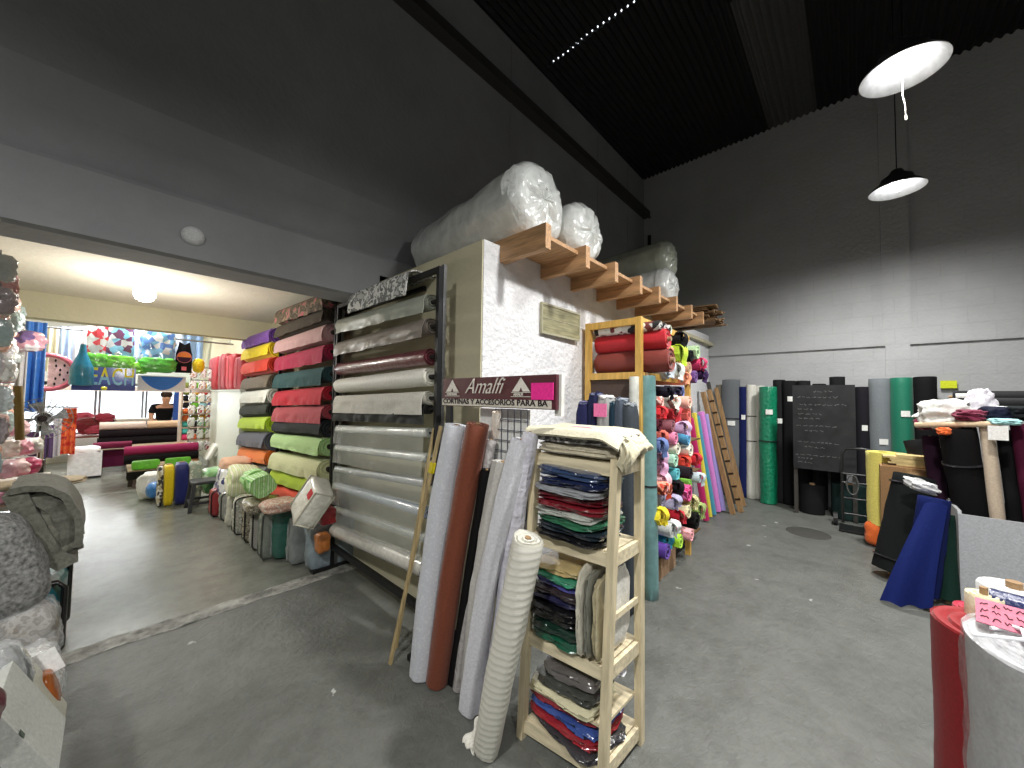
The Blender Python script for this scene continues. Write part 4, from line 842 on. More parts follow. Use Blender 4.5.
wallroll(925, 377, 12.2, fab((18, 17, 19)), 'tallest black roll with a white tag, right of the green roll', tagz=.78, X=6.5)
# chalkboard
XB = 6.1
t = thing('chalkboard', (XB, .2, 0), 'black chalkboard on long legs with rows of faint chalk writing', 'chalkboard')
ya, yb2 = P(793, 430, 'x', XB).y, P(856, 430, 'x', XB).y; zt2, zb2 = P(825, 385, 'x', XB).z, P(825, 471, 'x', XB).z
BB = fab((46, 47, 48), .7, .3, 6)
bb_ = MB().box((XB, yb2, zb2), (XB+.025, ya, zt2)).build('board', BB, t, False)
for y in (ya-.02, yb2+.02):
    MB().box((XB+.026, y-.02, 0), (XB+.06, y+.02, zt2-.05)).build('leg', fab((70, 68, 64)), t, False)
for y in (ya-.02, yb2+.02): MB().bar((XB+.045, y, zb2-.02), (XB+.30, y, .0), .03, .03).build('strut', fab((60, 58, 54)), t, False)
CHK = fab((150, 150, 148)); rnd = random.Random(4)
for k, (f, ind, ln) in enumerate(((.08, .35, .3), (.15, .08, .75), (.24, .12, .85), (.30, .08, .3), (.355, .1, .42), (.41, .1, .4), (.50, .06, .8), (.56, .2, .3), (.70, .08, .7), (.76, .2, .3), (.86, .04, .85), (.90, .08, .3), (.95, .08, .3))):
    m = MB(); W_ = ya-yb2; z = zt2-(zt2-zb2)*f*.97; y = ya-W_*ind; end = y-W_*ln*.85
    while y > end:
        wd = rnd.uniform(.02, .06); pts = []; n_ = 6
        for i in range(n_): pts.append((XB-.002, y-wd*i/n_, z+rnd.uniform(-.008, .010)))
        m.tube(pts, .0016, 4); y -= wd+.012
    m.build('chalk_line', CHK, bb_, False)
soft((6.05, .33, 0), (.28, .42, .30), 5, .08, 4, 3).build('fabric_heap', fab((20, 34, 34)), None, True, 'dark green folded fabric on the floor under the chalkboard', 'fabric') if False else roll((6.32, .06, .0), (6.34, .06, .42), .17, fab((24, 44, 42)), 'short fat dark green roll standing under the chalkboard', None, wr=.04)
roll((6.30, .42, .0), (6.32, .42, .36), .13, fab((22, 22, 24)), 'short black roll standing under the chalkboard by its left leg', None, wr=.04)
# hand truck
q = P(866, 512, 'z', 0); hx, hy = 5.85, P(862, 480, 'x', 5.85).y
t = thing('hand_truck', (hx, hy, 0), 'black folding hand truck standing right of the chalkboard', 'hand truck')
MT = gloss((22, 24, 24), .4, .05)
w = .17
for s in (-1, 1): MB().tube([(hx, hy+s*w, .05), (hx+.02, hy+s*w, .62)], .014, 10).build('rail', MT, t)
MB().tube([(hx+.02, hy+w, .60), (hx+.02, hy+w*.98, .84), (hx+.02, hy+w*.8, .905), (hx+.02, hy, .92), (hx+.02, hy-w*.8, .905), (hx+.02, hy-w*.98, .84), (hx+.02, hy-w, .60)], .014, 10).build('handle', MT, t)
for z in (.16, .34, .52, .62): MB().tube([(hx+.01, hy-w, z), (hx+.01, hy+w, z)], .010, 8).build('cross_bar', MT, t)
MB().tube([(hx-.01, hy+.08+.05*math.cos(a), .50+.11*math.sin(a)) for a in [2*PI*k/16 for k in range(17)]], .007, 8).build('cord_loop', gloss((90, 92, 92)), t)
MB().box((hx-.24, hy-.2, .012), (hx+.01, hy+.2, .03)).build('toe_plate', MT, t, False)
for s in (-1, 1): MB().tube([(hx+.05, hy+s*.215, .075), (hx+.05, hy+s*.255, .075)], .072, 20).build('wheel', gloss((26, 26, 26), .6), t)
# yellow foam roll, carton, scraps
q = Vector((5.35, P(884, 500, 'x', 5.35).y, 0))
t = thing('foam_roll', q, 'pale yellow foam roll with an orange foot standing by the cardboard box', 'foam roll')
roll_mb((q.x, q.y, .22), (q.x, q.y, P(884, 452, 'x', q.x).z), .125, wr=.06, seed=4, hole=.3).build('foam', fab((226, 214, 110)), t)
soft((q.x-.02, q.y+.02, 0), (.22, .26, .26), 3, .12, 3, 2).build('orange_wrap', fab((222, 104, 40)), t)
cx = 5.05; cy = P(894, 490, 'x', cx).y; zt3 = P(894, 467, 'x', cx).z
t = thing('cardboard_box', (cx+.15, cy-.14, 0), 'tall brown cardboard box beside the yellow foam roll', 'box')
MB().box((cx, cy-.30, 0), (cx+.34, cy+.09, zt3)).build('carton', fab((152, 116, 78)), t, False)
MB().box((cx-.003, cy-.12, 0), (cx, cy-.08, zt3)).build('tape_seam', gloss((176, 140, 96)), t, False)
MB().box((cx+.02, cy-.28, zt3), (cx+.3, cy+.07, zt3+.012)).build('flap', fab((170, 134, 90)), t, False)
for i in range(6):
    z = zt3+.014+.017*i; yy = cy-.1+random.uniform(-.06, .06)
    MB().box((cx+.02, yy-.16, z), (cx+.12+.03*i, yy+.12, z+.016)).build('wood_offcut', wood((222, 196, 136), 1, (8, 1, 8)), None, False, 'pale wooden offcut on the tall cardboard box, %s' % ['lowest of the heap', 'second from the bottom', 'third from the bottom', 'fourth from the bottom', 'just under the top one', 'topmost'][i], 'offcut', 'wooden offcuts on the cardboard box')
# ---------------------------------------------------------------- grey melamine bin full of rolls
BX0, BX1, BY0, BY1, BZ = 4.25, 5.0, -.55, -2.3, .645
t = thing('melamine_bin', (4.6, -1.4, 0), 'low grey melamine bin holding the leaning rolls at the right', 'bin')
ML = fab((176, 178, 182), .5)
MB().box((BX0, BY1, 0), (BX0+.02, BY0, BZ)).build('front_panel', ML, t, False)
MB().box((BX0+.021, BY0-.02, 0), (BX1, BY0, BZ+.02)).build('side_panel', fab((200, 202, 204), .5), t, False)
MB().box((BX1, BY1, 0), (BX1+.02, BY0, BZ)).build('back_panel', ML, t, False)
GB = 'rolls leaning in the melamine bin'
def binroll(bx, bX, bz, tx, ty, tX, rp, mat, lb, **kw):
    B = P(tx, ty, 'x', tX); A = P(bx, 400, 'x', bX); A.z = bz; r = rad(rp, B)
    kw.setdefault('wr', .05); return roll(A, B, r, mat, lb, GB, ext=.004, **kw)
binroll(978, 4.62, .02, 957, 428, 4.45, 20, fab((15, 14, 15), .9), 'very thick black roll with a flat top in the bin', band=.78)
binroll(945, 4.78, .02, 930, 436, 4.72, 9, fab((40, 16, 34)), 'dark plum roll behind the thick black one')
binroll(958, 4.9, .02, 941, 440, 4.88, 8, fab((22, 24, 50)), 'dark navy roll in the bin with an orange tag', tagm=(.97, (-1, .3, 0), .08, .06))
binroll(1001, 4.42, .02, 986, 424, 4.4, 8, fab((196, 178, 156)), 'beige roll standing in the bin', wr=.04)
binroll(1018, 4.5, .02, 1004, 430, 4.5, 8.5, fab((18, 17, 19)), 'black roll right of the beige one in the bin')
binroll(1038, 4.42, .02, 1019, 424, 4.45, 10, fab((74, 18, 44)), 'burgundy velvet roll at the right edge of the bin')
binroll(950, 5.15, .0, 914, 440, 5.3, 11, fab((24, 24, 26)), 'black roll leaning left behind the bin')
# leaning in front of the bin side
def P0(x, y): return P(x, y, 'z', 0)
A = P0(893, 578); A.z = .05; B = P(914, 476, 'x', 4.62); roll(A, B, .125, fab((20, 24, 24)), 'black roll with two ties leaning against the bin side', None, wr=.05, band=[.13, .9])
A = P0(922, 600); A.z = .05; B = P(934, 498, 'x', 4.2)
t = thing('fabric_roll', (A.x, A.y, 0), 'royal blue roll with its cloth trailing on the floor', 'fabric roll')
roll_mb(A, B, .085, wr=.07, seed=3).build('fabric', fab((14, 28, 84)), t)
q = P0(880, 602); q2 = P0(932, 612); tp = P(922, 500, 'x', 4.3)
def bl(u, v):
    top = Vector((B.x-.092-.01*math.sin(u*PI), B.y+.055-.11*u, B.z-.03+.02*math.sin(u*PI))); bot = Vector((q.x+(q2.x-q.x)*u-.05*math.sin(u*3), q.y+(q2.y-q.y)*u, .012+.02*abs(math.sin(u*8))))
    p = top.lerp(bot, v**.8); return p+Vector((-.04, 0, 0))*math.sin(u*7)*v*.6+Vector((-.05, .02, 0))*math.sin(PI*v)*.4
sheet(bl, 30, 30, .006).build('trailing_cloth', fab((15, 30, 90)), t)
q = P(920, 488, 'x', 4.3)
m = MB(); soft((q.x, q.y, q.z-.03), (.1, .2, .09), 2.5, .3, 5, 6, R3(20, 10, 30)).build('paper_wad', fab((226, 226, 226)), None, True, 'crumpled white paper stuck between the black and blue rolls', 'paper')
A = P0(948, 604); A.z = .03; B = P(950, 520, 'x', 4.35); roll(A, (A.x+.12, A.y, .62), .06, fab((16, 44, 36)), 'thin dark green roll standing at the bin corner', None, wr=.05)
# heap on top
def heap(x, y, X, size, mat, lb, rot=(0, 0, 0), cat='cloth', name='cloth_heap', p=2.6, wr=.3, ws=5):
    c = P(x, y, 'x', X); return soft(c, size, p, wr, ws, None, R3(*rot), 14).build(name, mat, None, True, lb, cat)
heap(946, 430, 4.62, (.24, .30, .24), fab((222, 222, 216)), 'big crumpled white cloth lying over the roll ends', (0, 0, 10))
heap(974, 421, 4.72, (.14, .18, .26), fab((216, 212, 220)), 'white pointed cloth propped behind the burgundy one', (14, 0, 0), p=1.5)
heap(970, 422, 4.42, (.14, .16, .09), fab((110, 22, 54)), 'crumpled burgundy cloth on top of the rolls')
heap(926, 430, 4.8, (.14, .12, .11), fab((120, 24, 56)), 'small burgundy cloth end beside the big white cloth')
heap(994, 423, 4.5, (.2, .14, .12), fab((22, 24, 44)), 'dark navy folded cloth beside the pointed white cloth', p=4, wr=.15)
heap(1003, 420, 4.62, (.2, .15, .10), fab((226, 228, 230)), 'white folded cloth behind the navy ones', p=4, wr=.15)
heap(1004, 425, 4.35, (.16, .14, .045), fab((160, 206, 206)), 'pale aqua folded cloth at the edge of the heap', p=4, wr=.15)
heap(1015, 421, 4.6, (.2, .13, .11), fab((20, 24, 26)), 'black folded cloth at the right of the heap', p=4, wr=.15)
heap(944, 435, 4.36, (.06, .07, .055), fab((236, 110, 50)), 'small orange cloth tag hanging on the rolls', cat='tag', name='orange_tag', p=3)
c = P(998, 433, 'x', 4.24); MB().box((c.x-.004, c.y-.045, c.z-.05), (c.x, c.y+.045, c.z+.05)).build('paper_note', fab((232, 230, 226)), None, False, 'white paper note with handwriting hanging from the beige roll', 'note')
A = P(916, 425, 'x', 4.55); B = P(1000, 424, 'x', 4.30); MB().tube([A, B], .022, 12).build('cardboard_tube', fab((206, 182, 150)), None, True, 'pale cardboard tube lying crosswise on the roll tops', 'tube')
A = P(953, 397, 'x', 5.2); B = Vector((4.9, -2.4, A.z)); roll(A, B, .055, fab((34, 34, 36)), 'long dark roll lying level above the heap, with a thick end', None, wr=.04, tagm=(.05, (-1, 0, .2), .04, .14))
A = P(972, 403, 'x', 5.05); roll(A, (4.8, -2.4, A.z), .045, fab((40, 40, 42)), 'second long dark roll just below the upper one', None, wr=.04)
c = P(948, 384, 'x', 6.755); MB().box((6.755, c.y-.07, c.z-.05), (6.768, c.y+.06, c.z+.04)).build('sticky_note', fab((206, 214, 40)), None, False, 'yellow green note stuck on the grey end wall', 'note')
m = MB().box((5.0, -2.3, BZ+.02), (5.4, BY0, BZ+.05)); 
# ---------------------------------------------------------------- rolls at the near right corner
zr = .70; c = P(928, 614, 'z', zr); rcx, rcy = c.x+.02, c.y-.155
t = thing('fabric_roll', (rcx, rcy, 0), 'deep red roll standing upright at the near right', 'fabric roll')
roll_mb((rcx+.02, rcy, .0), (rcx, rcy, zr), .15, wr=.025, seed=2, layers=7, hole=.10).build('fabric', fab((140, 4, 14), .7), t)
zw = .72; c = P(956, 620, 'z', zw); wx, wy = c.x-.06, c.y-.225
t = thing('fabric_roll', (wx, wy, 0), 'thick white roll wrapped in clear plastic at the near right', 'fabric roll')
roll_mb((wx+.02, wy, .0), (wx, wy, zw), .215, wr=.03, seed=6, layers=9, hole=.12).build('fabric', fab((176, 176, 178), .5), t)
roll_mb((wx+.02, wy, .005), (wx, wy, zw+.012), .221, wr=.05, seed=7, layers=2, hole=.5).build('plastic_wrap', film((225, 228, 230), .10), t)
tt = Vector((wx, wy, zw+.022)); rnd = random.Random(3)
for k in range(7):
    a = k*.9; MB().tube([tt+Vector((.21*math.cos(a), .21*math.sin(a), -.012)), tt+Vector((.09*math.cos(a+.6), .10*math.sin(a+.6), .012+.01*(k % 3))), tt+Vector((.17*math.cos(a+1.5), .16*math.sin(a+1.5), .0))], .006, 8).build('plastic_strap', gloss((236, 236, 240), .2), t)
c = P(1022, 700, 'z', .62); roll((c.x, c.y-.09, .0), (c.x, c.y-.09, .64), .08, gloss((150, 154, 156), .2, .4), 'grey plastic covered roll at the bottom right corner', None, wr=.03)
pc = P(1003, 617, 'z', zw+.05)
pk = thing('paper_sign', pc, 'pink handwritten paper sign lying on the roll tops', 'sign')
M = R3(0, -28, -8); c = pc
def pt(x, y, z=0): return c+M @ Vector((x, y, z))
q4 = ((-.05, .055), (-.05, -.075), (.05, -.075), (.05, .055))
cd_ = MB().add([pt(x, y, z) for z in (0, .004) for x, y in q4], [(0, 3, 2, 1), (4, 5, 6, 7), (0, 1, 5, 4), (1, 2, 6, 5), (2, 3, 7, 6), (3, 0, 4, 7)]).build('card', fab((196, 112, 132)), pk, False)
for k in range(3):
    m = MB(); y = .045
    while y > -.06:
        m.tube([pt(.03-.03*k+rnd.uniform(-.009, .009), y-.004*i, .006) for i in range(5)], .0014, 5); y -= .024
    m.build('handwriting', fab((60, 30, 40)), cd_, False)
c = P(994, 604, 'z', .76); roll((c.x+.05, c.y+.0, .755), (c.x-.05, c.y-.42, .755), .042, gloss((24, 34, 84), .3), 'short shiny navy roll lying behind the pink sign', None, wr=.05)
c = P(1006, 590, 'z', .72); roll((c.x+.05, c.y-.03, .0), (c.x+.05, c.y-.03, .72), .10, fab((214, 214, 212)), 'white roll with a domed top behind the navy roll', None, wr=.04)
c = P(984, 600, 'z', .76); roll((c.x, c.y, .0), (c.x, c.y, .78), .045, fab((226, 216, 184)), 'slim cream roll beside the shiny navy roll', None, wr=.05)
c = P(978, 612, 'z', .66); roll((c.x+.03, c.y+.0, .0), (c.x+.03, c.y+.0, .66), .06, fab((180, 40, 66)), 'crimson roll wedged between the red and white rolls', None, wr=.05)
c = P(1020, 600, 'z', .76); roll((c.x+.0, c.y-.08, .0), (c.x+.0, c.y-.08, .76), .07, fab((40, 28, 30)), 'dark brown roll at the right edge behind the pink sign', None, wr=.04)
# floor drain
q = P(808, 533, 'z', 0); m = MB().lathe([(.001, .004), (.19, .004), (.2, .0)], (q.x, q.y, 0), 28); m.build('floor_drain', fab((70, 70, 66)), None, True, 'round dark drain cover flush with the floor near the chalkboard', 'drain')
# ---------------------------------------------------------------- near left: bedding stacked along the aisle
def at(x, y, Y): return P(x, y, 'y', Y)
FUR = fab((120, 120, 118), .95, .65, 60, .5); FUR2 = fab((100, 100, 90), .95, .3, 60, .8)
q = at(70, 565, 3.42)
t = thing('bedding_bag', (q.x-.28, 3.45, 0), 'large teal bedding bag with thick black piping on the floor under grey blankets', 'bag')
soft((q.x-.29, 3.36, 0), (.56, .42, q.z), 8, .03, 4, 2).build('body', gloss((16, 98, 108), .35), t)
for yy in (3.17, 3.55):
    MB().tube([(q.x-.52, yy, .03), (q.x-.03, yy, .03), (q.x-.005, yy, .07), (q.x-.005, yy, q.z-.04), (q.x-.03, yy, q.z-.005), (q.x-.52, yy, q.z-.005)], .014, 8).build('piping', gloss((18, 18, 20)), t)
soft((q.x-.46, 3.145, .02), (.16, .02, .30), 5, .05, 4, 3).build('dark_window', fab((60, 24, 44)), t)
bz = q.z+.004
def furroll(x0, y0, z0, r, ln, mat, lb, rx, seed, flat=.7):
    c = Vector((x0, y0, z0)); return roll_mb(c, c+Vector((0, ln, 0)), r, wr=.05, seed=seed, flat=flat, hole=.06, layers=5)
t = thing('folded_blanket', (-.42, 2.95, bz), 'speckled grey fleece blanket hanging over the teal bag, leftmost', 'blanket')
soft((at(20, 560, 2.86).x-.02, 2.98, bz-.06), (.30, .26, .50), 3.2, .07, 4, 4, R3(0, -16, 0), 14).build('blanket', FUR, t)
t = thing('folded_blanket', (-.18, 3.2, bz), 'olive grey fleece blanket folded over in thick layers on the teal bag', 'blanket')
def ubend(x0, x1, z0, z1, r, y0, y1, th, seed):
    def fn(u, v):
        s = u*2.2; 
        if s < 1: px_, pz = x0-.02+ (x1-x0)*0, z0+(z1-z0)*s
        elif s < 1.2: a = (s-1)/.2*PI; px_, pz = x0+(x1-x0)*(1-math.cos(a))/2, z1+math.sin(a)*r
        else: px_, pz = x1+.02*math.sin((s-1.2)*3), z1-(z1-z0)*(s-1.2)*.9
        lean_ = (pz-z0)*-.35
        return (px_+lean_+.012*nz((u*6, v*3, seed), 1)+.04, y0+(y1-y0)*v, pz+.01*nz((u*9, v*5, seed), 1))
    return fn
def pcurve(pts, Y0, Y1, th, nm, mat, par, seed):
    """a cloth layer whose edge, seen from the aisle, follows the pixel curve pts at depth Y0 and which runs back to Y1"""
    W_ = [at(x, y, Y0) for x, y in pts]
    def fn(u, v):
        s = u*(len(W_)-1); i = min(int(s), len(W_)-2); f = s-i; p0 = W_[max(i-1, 0)]; p1 = W_[i]; p2 = W_[i+1]; p3 = W_[min(i+2, len(W_)-1)]
        p = .5*((2*p1)+(p2-p0)*f+(2*p0-5*p1+4*p2-p3)*f*f+(3*p1-p0-3*p2+p3)*f**3); yy = Y0+(Y1-Y0)*v
        return (p.x+.006*nz((u*9, v*4, seed), 1)-.01*v, yy+.012*nz((u*5, v, seed), 1.3), p.z+.006*nz((u*8, v*5, seed+3), 1))
    return sheet(fn, 40, 10, th).build(nm, mat, par)
pcurve([(14, 494), (24, 512), (38, 536), (52, 556), (68, 566)], 3.04, 3.46, .075, 'thick_fold', FUR2, t, 2)
pcurve([(34, 494), (48, 510), (58, 528), (66, 544), (72, 552)], 3.07, 3.44, .085, 'inner_fold', fab((108, 107, 96), .95, .25, 60, .8), t, 3)
pcurve([(44, 500), (58, 510), (68, 526), (72, 544)], 3.06, 3.42, .07, 'inner_fold', fab((98, 97, 88), .95, .25, 60, .8), t, 5)
pcurve([(8, 492), (28, 489), (48, 490), (64, 497), (75, 512), (80, 532), (76, 548)], 3.03, 3.47, .03, 'outer_fold', FUR2, t, 4)
q = at(35, 487, 3.5); soft((q.x-.02, 3.66, q.z-.03), (.42, .22, .05), 3, .1, 4, 8).build('folded_blanket', fab((190, 174, 146), .9), None, True, 'thin cream and tan blanket behind the olive grey one', 'blanket')
def lpack(x, y, Y, size, mat, lb, rot=(0, 0, 0), inner=None, cat='blanket pack'):
    c = at(x, y, Y); t = thing('blanket_pack', c, lb, cat); sd = random.random()*9
    soft(c, size, 4, .09, 4, sd, R3(*rot), 12).build('blanket', mat, t)
    soft(c-Vector((0, 0, .004)), [s*1.05 for s in size], 5, .13, 6, sd+2, R3(*rot), 14).build('plastic_bag', film((235, 238, 240), .12), t); return t
gp = patt(((150, 146, 140), (130, 124, 116), (164, 160, 154), (142, 138, 130)), 22, 'noise')
lpack(33, 660, 2.95, (.19, .20, .26), gp, 'grey brown patterned blanket in clear plastic in front of the teal bag', (0, -10, 0))
lpack(40, 706, 2.42, (.15, .20, .22), patt(((190, 190, 188), (160, 158, 152), (206, 206, 204), (140, 138, 134)), 20, 'noise'), 'white and grey blanket in shiny plastic with a white card', (0, -14, 0))
q = at(54, 672, 2.24); M = R3(0, -20, -10)
m = MB(); m.add([q+M @ Vector(v) for v in ((-.03, 0, 0), (.03, 0, 0), (.03, 0, .09), (-.03, 0, .09), (-.03, .003, 0), (.03, .003, 0), (.03, .003, .09), (-.03, .003, .09))], [(0, 1, 2, 3), (7, 6, 5, 4), (0, 4, 5, 1), (1, 5, 6, 2), (2, 6, 7, 3), (3, 7, 4, 0)]); m.build('cardboard_card', fab((214, 214, 212)), None, False, 'white card leaning on the white and grey blanket pack', 'card')
q = at(56, 712, 2.2); soft((q.x, 2.2, q.z-.02), (.05, .10, .18), 4, .06, 4, 3, R3(0, -12, 0)).build('blanket_pack', gloss((150, 80, 30), .25), None, True, 'narrow orange pack showing between the white pack and the pale box', 'blanket pack')
lpack(6, 708, 1.95, (.13, .22, .17), patt(((120, 122, 122), (96, 100, 100), (112, 112, 112)), 5, 'noise'), 'smooth grey pack in clear plastic at the left edge', (0, -20, 0))
for i, (pp, Y0, lb, cc) in enumerate((([(14, 690), (44, 720), (61, 748)], 1.95, 'pale cream flat box lying tilted near the bottom left', (180, 180, 164)), ([(0, 716), (30, 738), (58, 775)], 1.62, 'pale grey flat box lying lowest in the bottom left corner', (176, 178, 172)))):
    W_ = [at(x, y, Y0) for x, y in (pp[0], pp[2])]; ax = (W_[1]-W_[0]).normalized(); nn = Vector((-ax.z, 0, ax.x)); nn = nn if nn.z < 0 else -nn
    t = thing('flat_box', W_[1], lb, 'box'); ee = Vector((0, .26, 0)); q0 = W_[0]-ax*.02; q1 = W_[1]; th_ = nn*.05
    vs = [q0, q1, q1+ee, q0+ee]; MB().add(vs+[v+th_ for v in vs], [(0, 1, 2, 3), (7, 6, 5, 4), (0, 4, 5, 1), (1, 5, 6, 2), (2, 6, 7, 3), (3, 7, 4, 0)]).build('carton', fab(cc, .5), t, False)
    c = q0.lerp(q1, .35)-nn*.002; MB().add([c, c+ax*.02, c+ax*.02+Vector((0, .02, 0)), c+Vector((0, .02, 0)), c+nn*.004, c+ax*.02+nn*.004, c+ax*.02+Vector((0, .02, 0))+nn*.004, c+Vector((0, .02, 0))+nn*.004], [(0, 1, 2, 3), (7, 6, 5, 4)]).build('printed_mark', fab((80, 90, 80)), t, False)
q = at(-34, 752, 1.45); soft((q.x, 1.5, q.z), (.12, .16, .11), 5, .06, 3, 6, R3(0, -30, 0)).build('blanket_pack', gloss((80, 26, 44), .35), None, True, 'dusty rose pack at the lower left edge', 'blanket pack')
# display table with plush packs
t = thing('display_table', (-.75, 4.6, 0), 'white display table of small pink items behind the grey blankets', 'table')
MB().box((-1.3, 3.9, .70), (-.34, 5.3, .73)).build('table_top', fab((220, 214, 206)), t, False)
for x in (-1.27, -.38):
    for y in (3.93, 5.27): MB().box((x-.02, y-.02, 0), (x+.02, y+.02, .70)).build('leg', STEEL, t, False)
pk_ = [(214, 150, 170), (230, 190, 196), (196, 90, 120), (226, 214, 214), (206, 170, 180), (236, 206, 206), (180, 60, 100), (214, 200, 190), (226, 160, 176), (206, 206, 200)]
nm_ = ['rosy', 'blush', 'raspberry', 'pearl white', 'mauve pink', 'shell pink', 'deep cerise', 'oatmeal', 'candy pink', 'light grey']
lay = [(4, 482, 4.0, 0), (14, 484, 4.1, 0), (25, 483, 4.15, 0), (33, 484, 4.3, 0), (5, 466, 4.2, 1), (16, 468, 4.25, 1), (26, 470, 4.3, 1), (8, 452, 4.35, 2), (20, 455, 4.4, 2), (28, 458, 4.45, 2), (5, 440, 4.6, 3), (15, 440, 4.65, 3)]
for i, (x, y, Y, rw) in enumerate(lay):
    c = at(x, y, Y); c.z = .735+.125*rw
    soft(c, (.13, .17, .12), 3, .18, 5, i, None, 9).build('plush_pack', gloss(pk_[i % 10], .3), None, True, '%s plush pack on the white display table, %s' % (nm_[i % 10], ['bottom layer', 'second layer', 'third layer', 'top layer'][rw]), 'plush pack', 'plush packs on the display table')
# pedestal fan
c = at(44, 418, 5.5); cx_ = c.x
t = thing('pedestal_fan', (cx_, 5.5, 0), 'black pedestal fan on a chrome pole beside the aisle', 'fan')
MB().lathe([(.001, .03), (.12, .025), (.16, .01), (.165, 0)], (cx_, 5.5, 0), 28).build('base', gloss((20, 20, 22)), t)
MB().tube([(cx_, 5.5, .02), (cx_, 5.5, .82)], .018, 12).build('lower_pole', gloss((20, 20, 22)), t)
MB().tube([(cx_, 5.5, .82), (cx_, 5.5, c.z-.05)], .011, 12).build('upper_pole', metal((200, 200, 200), .2), t)
MB().tube([(cx_, 5.57, c.z), (cx_, 5.44, c.z)], [.06, .05], 16).tube([(cx_, 5.5, c.z-.12), (cx_, 5.5, c.z)], .03, 10).build('motor', gloss((18, 18, 20)), t)
m = MB()
for k in range(24):
    a = 2*PI*k/24; pts = [(cx_+.03*math.cos(a), 5.37, c.z+.03*math.sin(a)), (cx_+.14*math.cos(a), 5.36, c.z+.14*math.sin(a)), (cx_+.18*math.cos(a), 5.40, c.z+.18*math.sin(a)), (cx_+.14*math.cos(a), 5.45, c.z+.14*math.sin(a)), (cx_+.05*math.cos(a), 5.46, c.z+.05*math.sin(a))]; m.tube(pts, .0022, 5)
for r in (.06, .12, .18): m.tube([(cx_+r*math.cos(2*PI*k/32), 5.40 if r > .15 else 5.365, c.z+r*math.sin(2*PI*k/32)) for k in range(33)], .003, 5)
m.build('guard', metal((150, 152, 155), .4), t)
for k in range(4):
    a = PI/2*k; m = sheet(lambda u, v: (cx_+(.03+.12*u)*math.cos(a+.5*v*(.4+u)), 5.39+.03*v, c.z+(.03+.12*u)*math.sin(a+.5*v*(.4+u))), 8, 6, .002); m.build('blade', gloss((120, 124, 128), .2), t)
# tall left display of glinting packets
t = thing('display_rack', (-.62, 3.9, 0), 'brown wooden post and rails of the hanging packet display at the left edge', 'rack')
for Y in (3.3, 4.5, 5.6):
    xx = -.11*Y-.10
    MB().box((xx-.02, Y-.02, 0), (xx+.02, Y+.02, 2.35)).build('post', wood((120, 96, 50), 1, (6, 6, 1)), t, False)
MB().tube([at(20, 440, 4.3), at(18, 386, 4.3)], .022, 10).build('brown_tube', fab((110, 90, 40)), t)
for z in (1.0, 1.35, 1.7, 2.05, 2.33): MB().bar((-.46, 3.3, z), (-.716, 5.6, z), .012, .012).build('rail', STEEL, t, False)
PC = [((206, 214, 214), 'silver'), ((230, 196, 186), 'salmon'), ((214, 214, 218), 'pale grey'), ((206, 150, 150), 'dull red'), ((176, 196, 196), 'grey green'), ((232, 232, 228), 'white'), ((150, 140, 142), 'smoky'), ((232, 186, 166), 'peach')]
rnd = random.Random(5); kk = 0
for Y in (3.45, 3.9, 4.4, 4.9, 5.4):
    xw = {3.45: 5, 3.9: 9, 4.4: 13, 4.9: 15, 5.4: 18}[Y]
    for j, z in enumerate((2.20, 2.02, 1.84, 1.66, 1.48, 1.30, 1.12)):
        col, nm = PC[(kk*5+j) % 8]; x = at(xw, 400, Y).x-.05+rnd.uniform(-.02, .02); kk += 1
        t = thing('hanging_packet', (x, Y, z-.15), '%s packet on the left display, %s row, %s' % (nm, ['top', 'second', 'third', 'fourth', 'fifth', 'sixth', 'lowest'][j], {3.45: 'nearest column', 3.9: 'second column', 4.4: 'middle column', 4.9: 'fourth column', 5.4: 'farthest column'}[Y]), 'packet', 'packets hanging on the left display')
        soft((x, Y, z-.15), (.11, .05, .15), 3.5, .2, 6, kk, R3(0, 0, rnd.uniform(-30, 30)), 8).build('packet', gloss(col, .12, 1.0, 30, 1.0), t)
        MB().tube([(x, Y, z), (x, Y, z+.03)], .003, 6).build('hook', STEEL, t)
# hanging cloths near the beam
def hang(x0, x1, y0, y1, Y, mat, lb, cat='cloth', name='hanging_cloth', amp=.03, fr=3, th=.006, taper=0):
    a = at(x0, y0, Y); b = at(x1, y0, Y); z1 = at((x0+x1)/2, y1, Y).z; sd = random.random()*9
    def fn(u, v):
        k = 1-taper*(1-v); xm = (a.x+b.x)/2; x = xm+(u-.5)*(b.x-a.x)*k
        return (x, Y+amp*math.sin(u*fr*PI+sd)*(.3+.7*v), a.z+(z1-a.z)*v+.01*math.sin(u*5+sd)*v)
    return sheet(fn, 36, 14, th).build(name, mat, None, True, lb, cat)
hang(26, 48, 321, 411, 5.7, gloss((70, 130, 214), .35, .3), 'sky blue cloth hanging from the cream beam', fr=5)
hang(17, 28, 345, 412, 5.5, fab((214, 212, 214)), 'white cloth hanging left of the sky blue one')
c = at(27, 352, 5.3); soft(c, (.2, .14, .18), 3, .25, 5, 3).build('hanging_bag', patt(((120, 96, 150), (214, 160, 176), (230, 226, 232)), 7, 'noise', .15, 1), None, True, 'purple and pink plastic wrapped item hanging under the beam', 'bag')
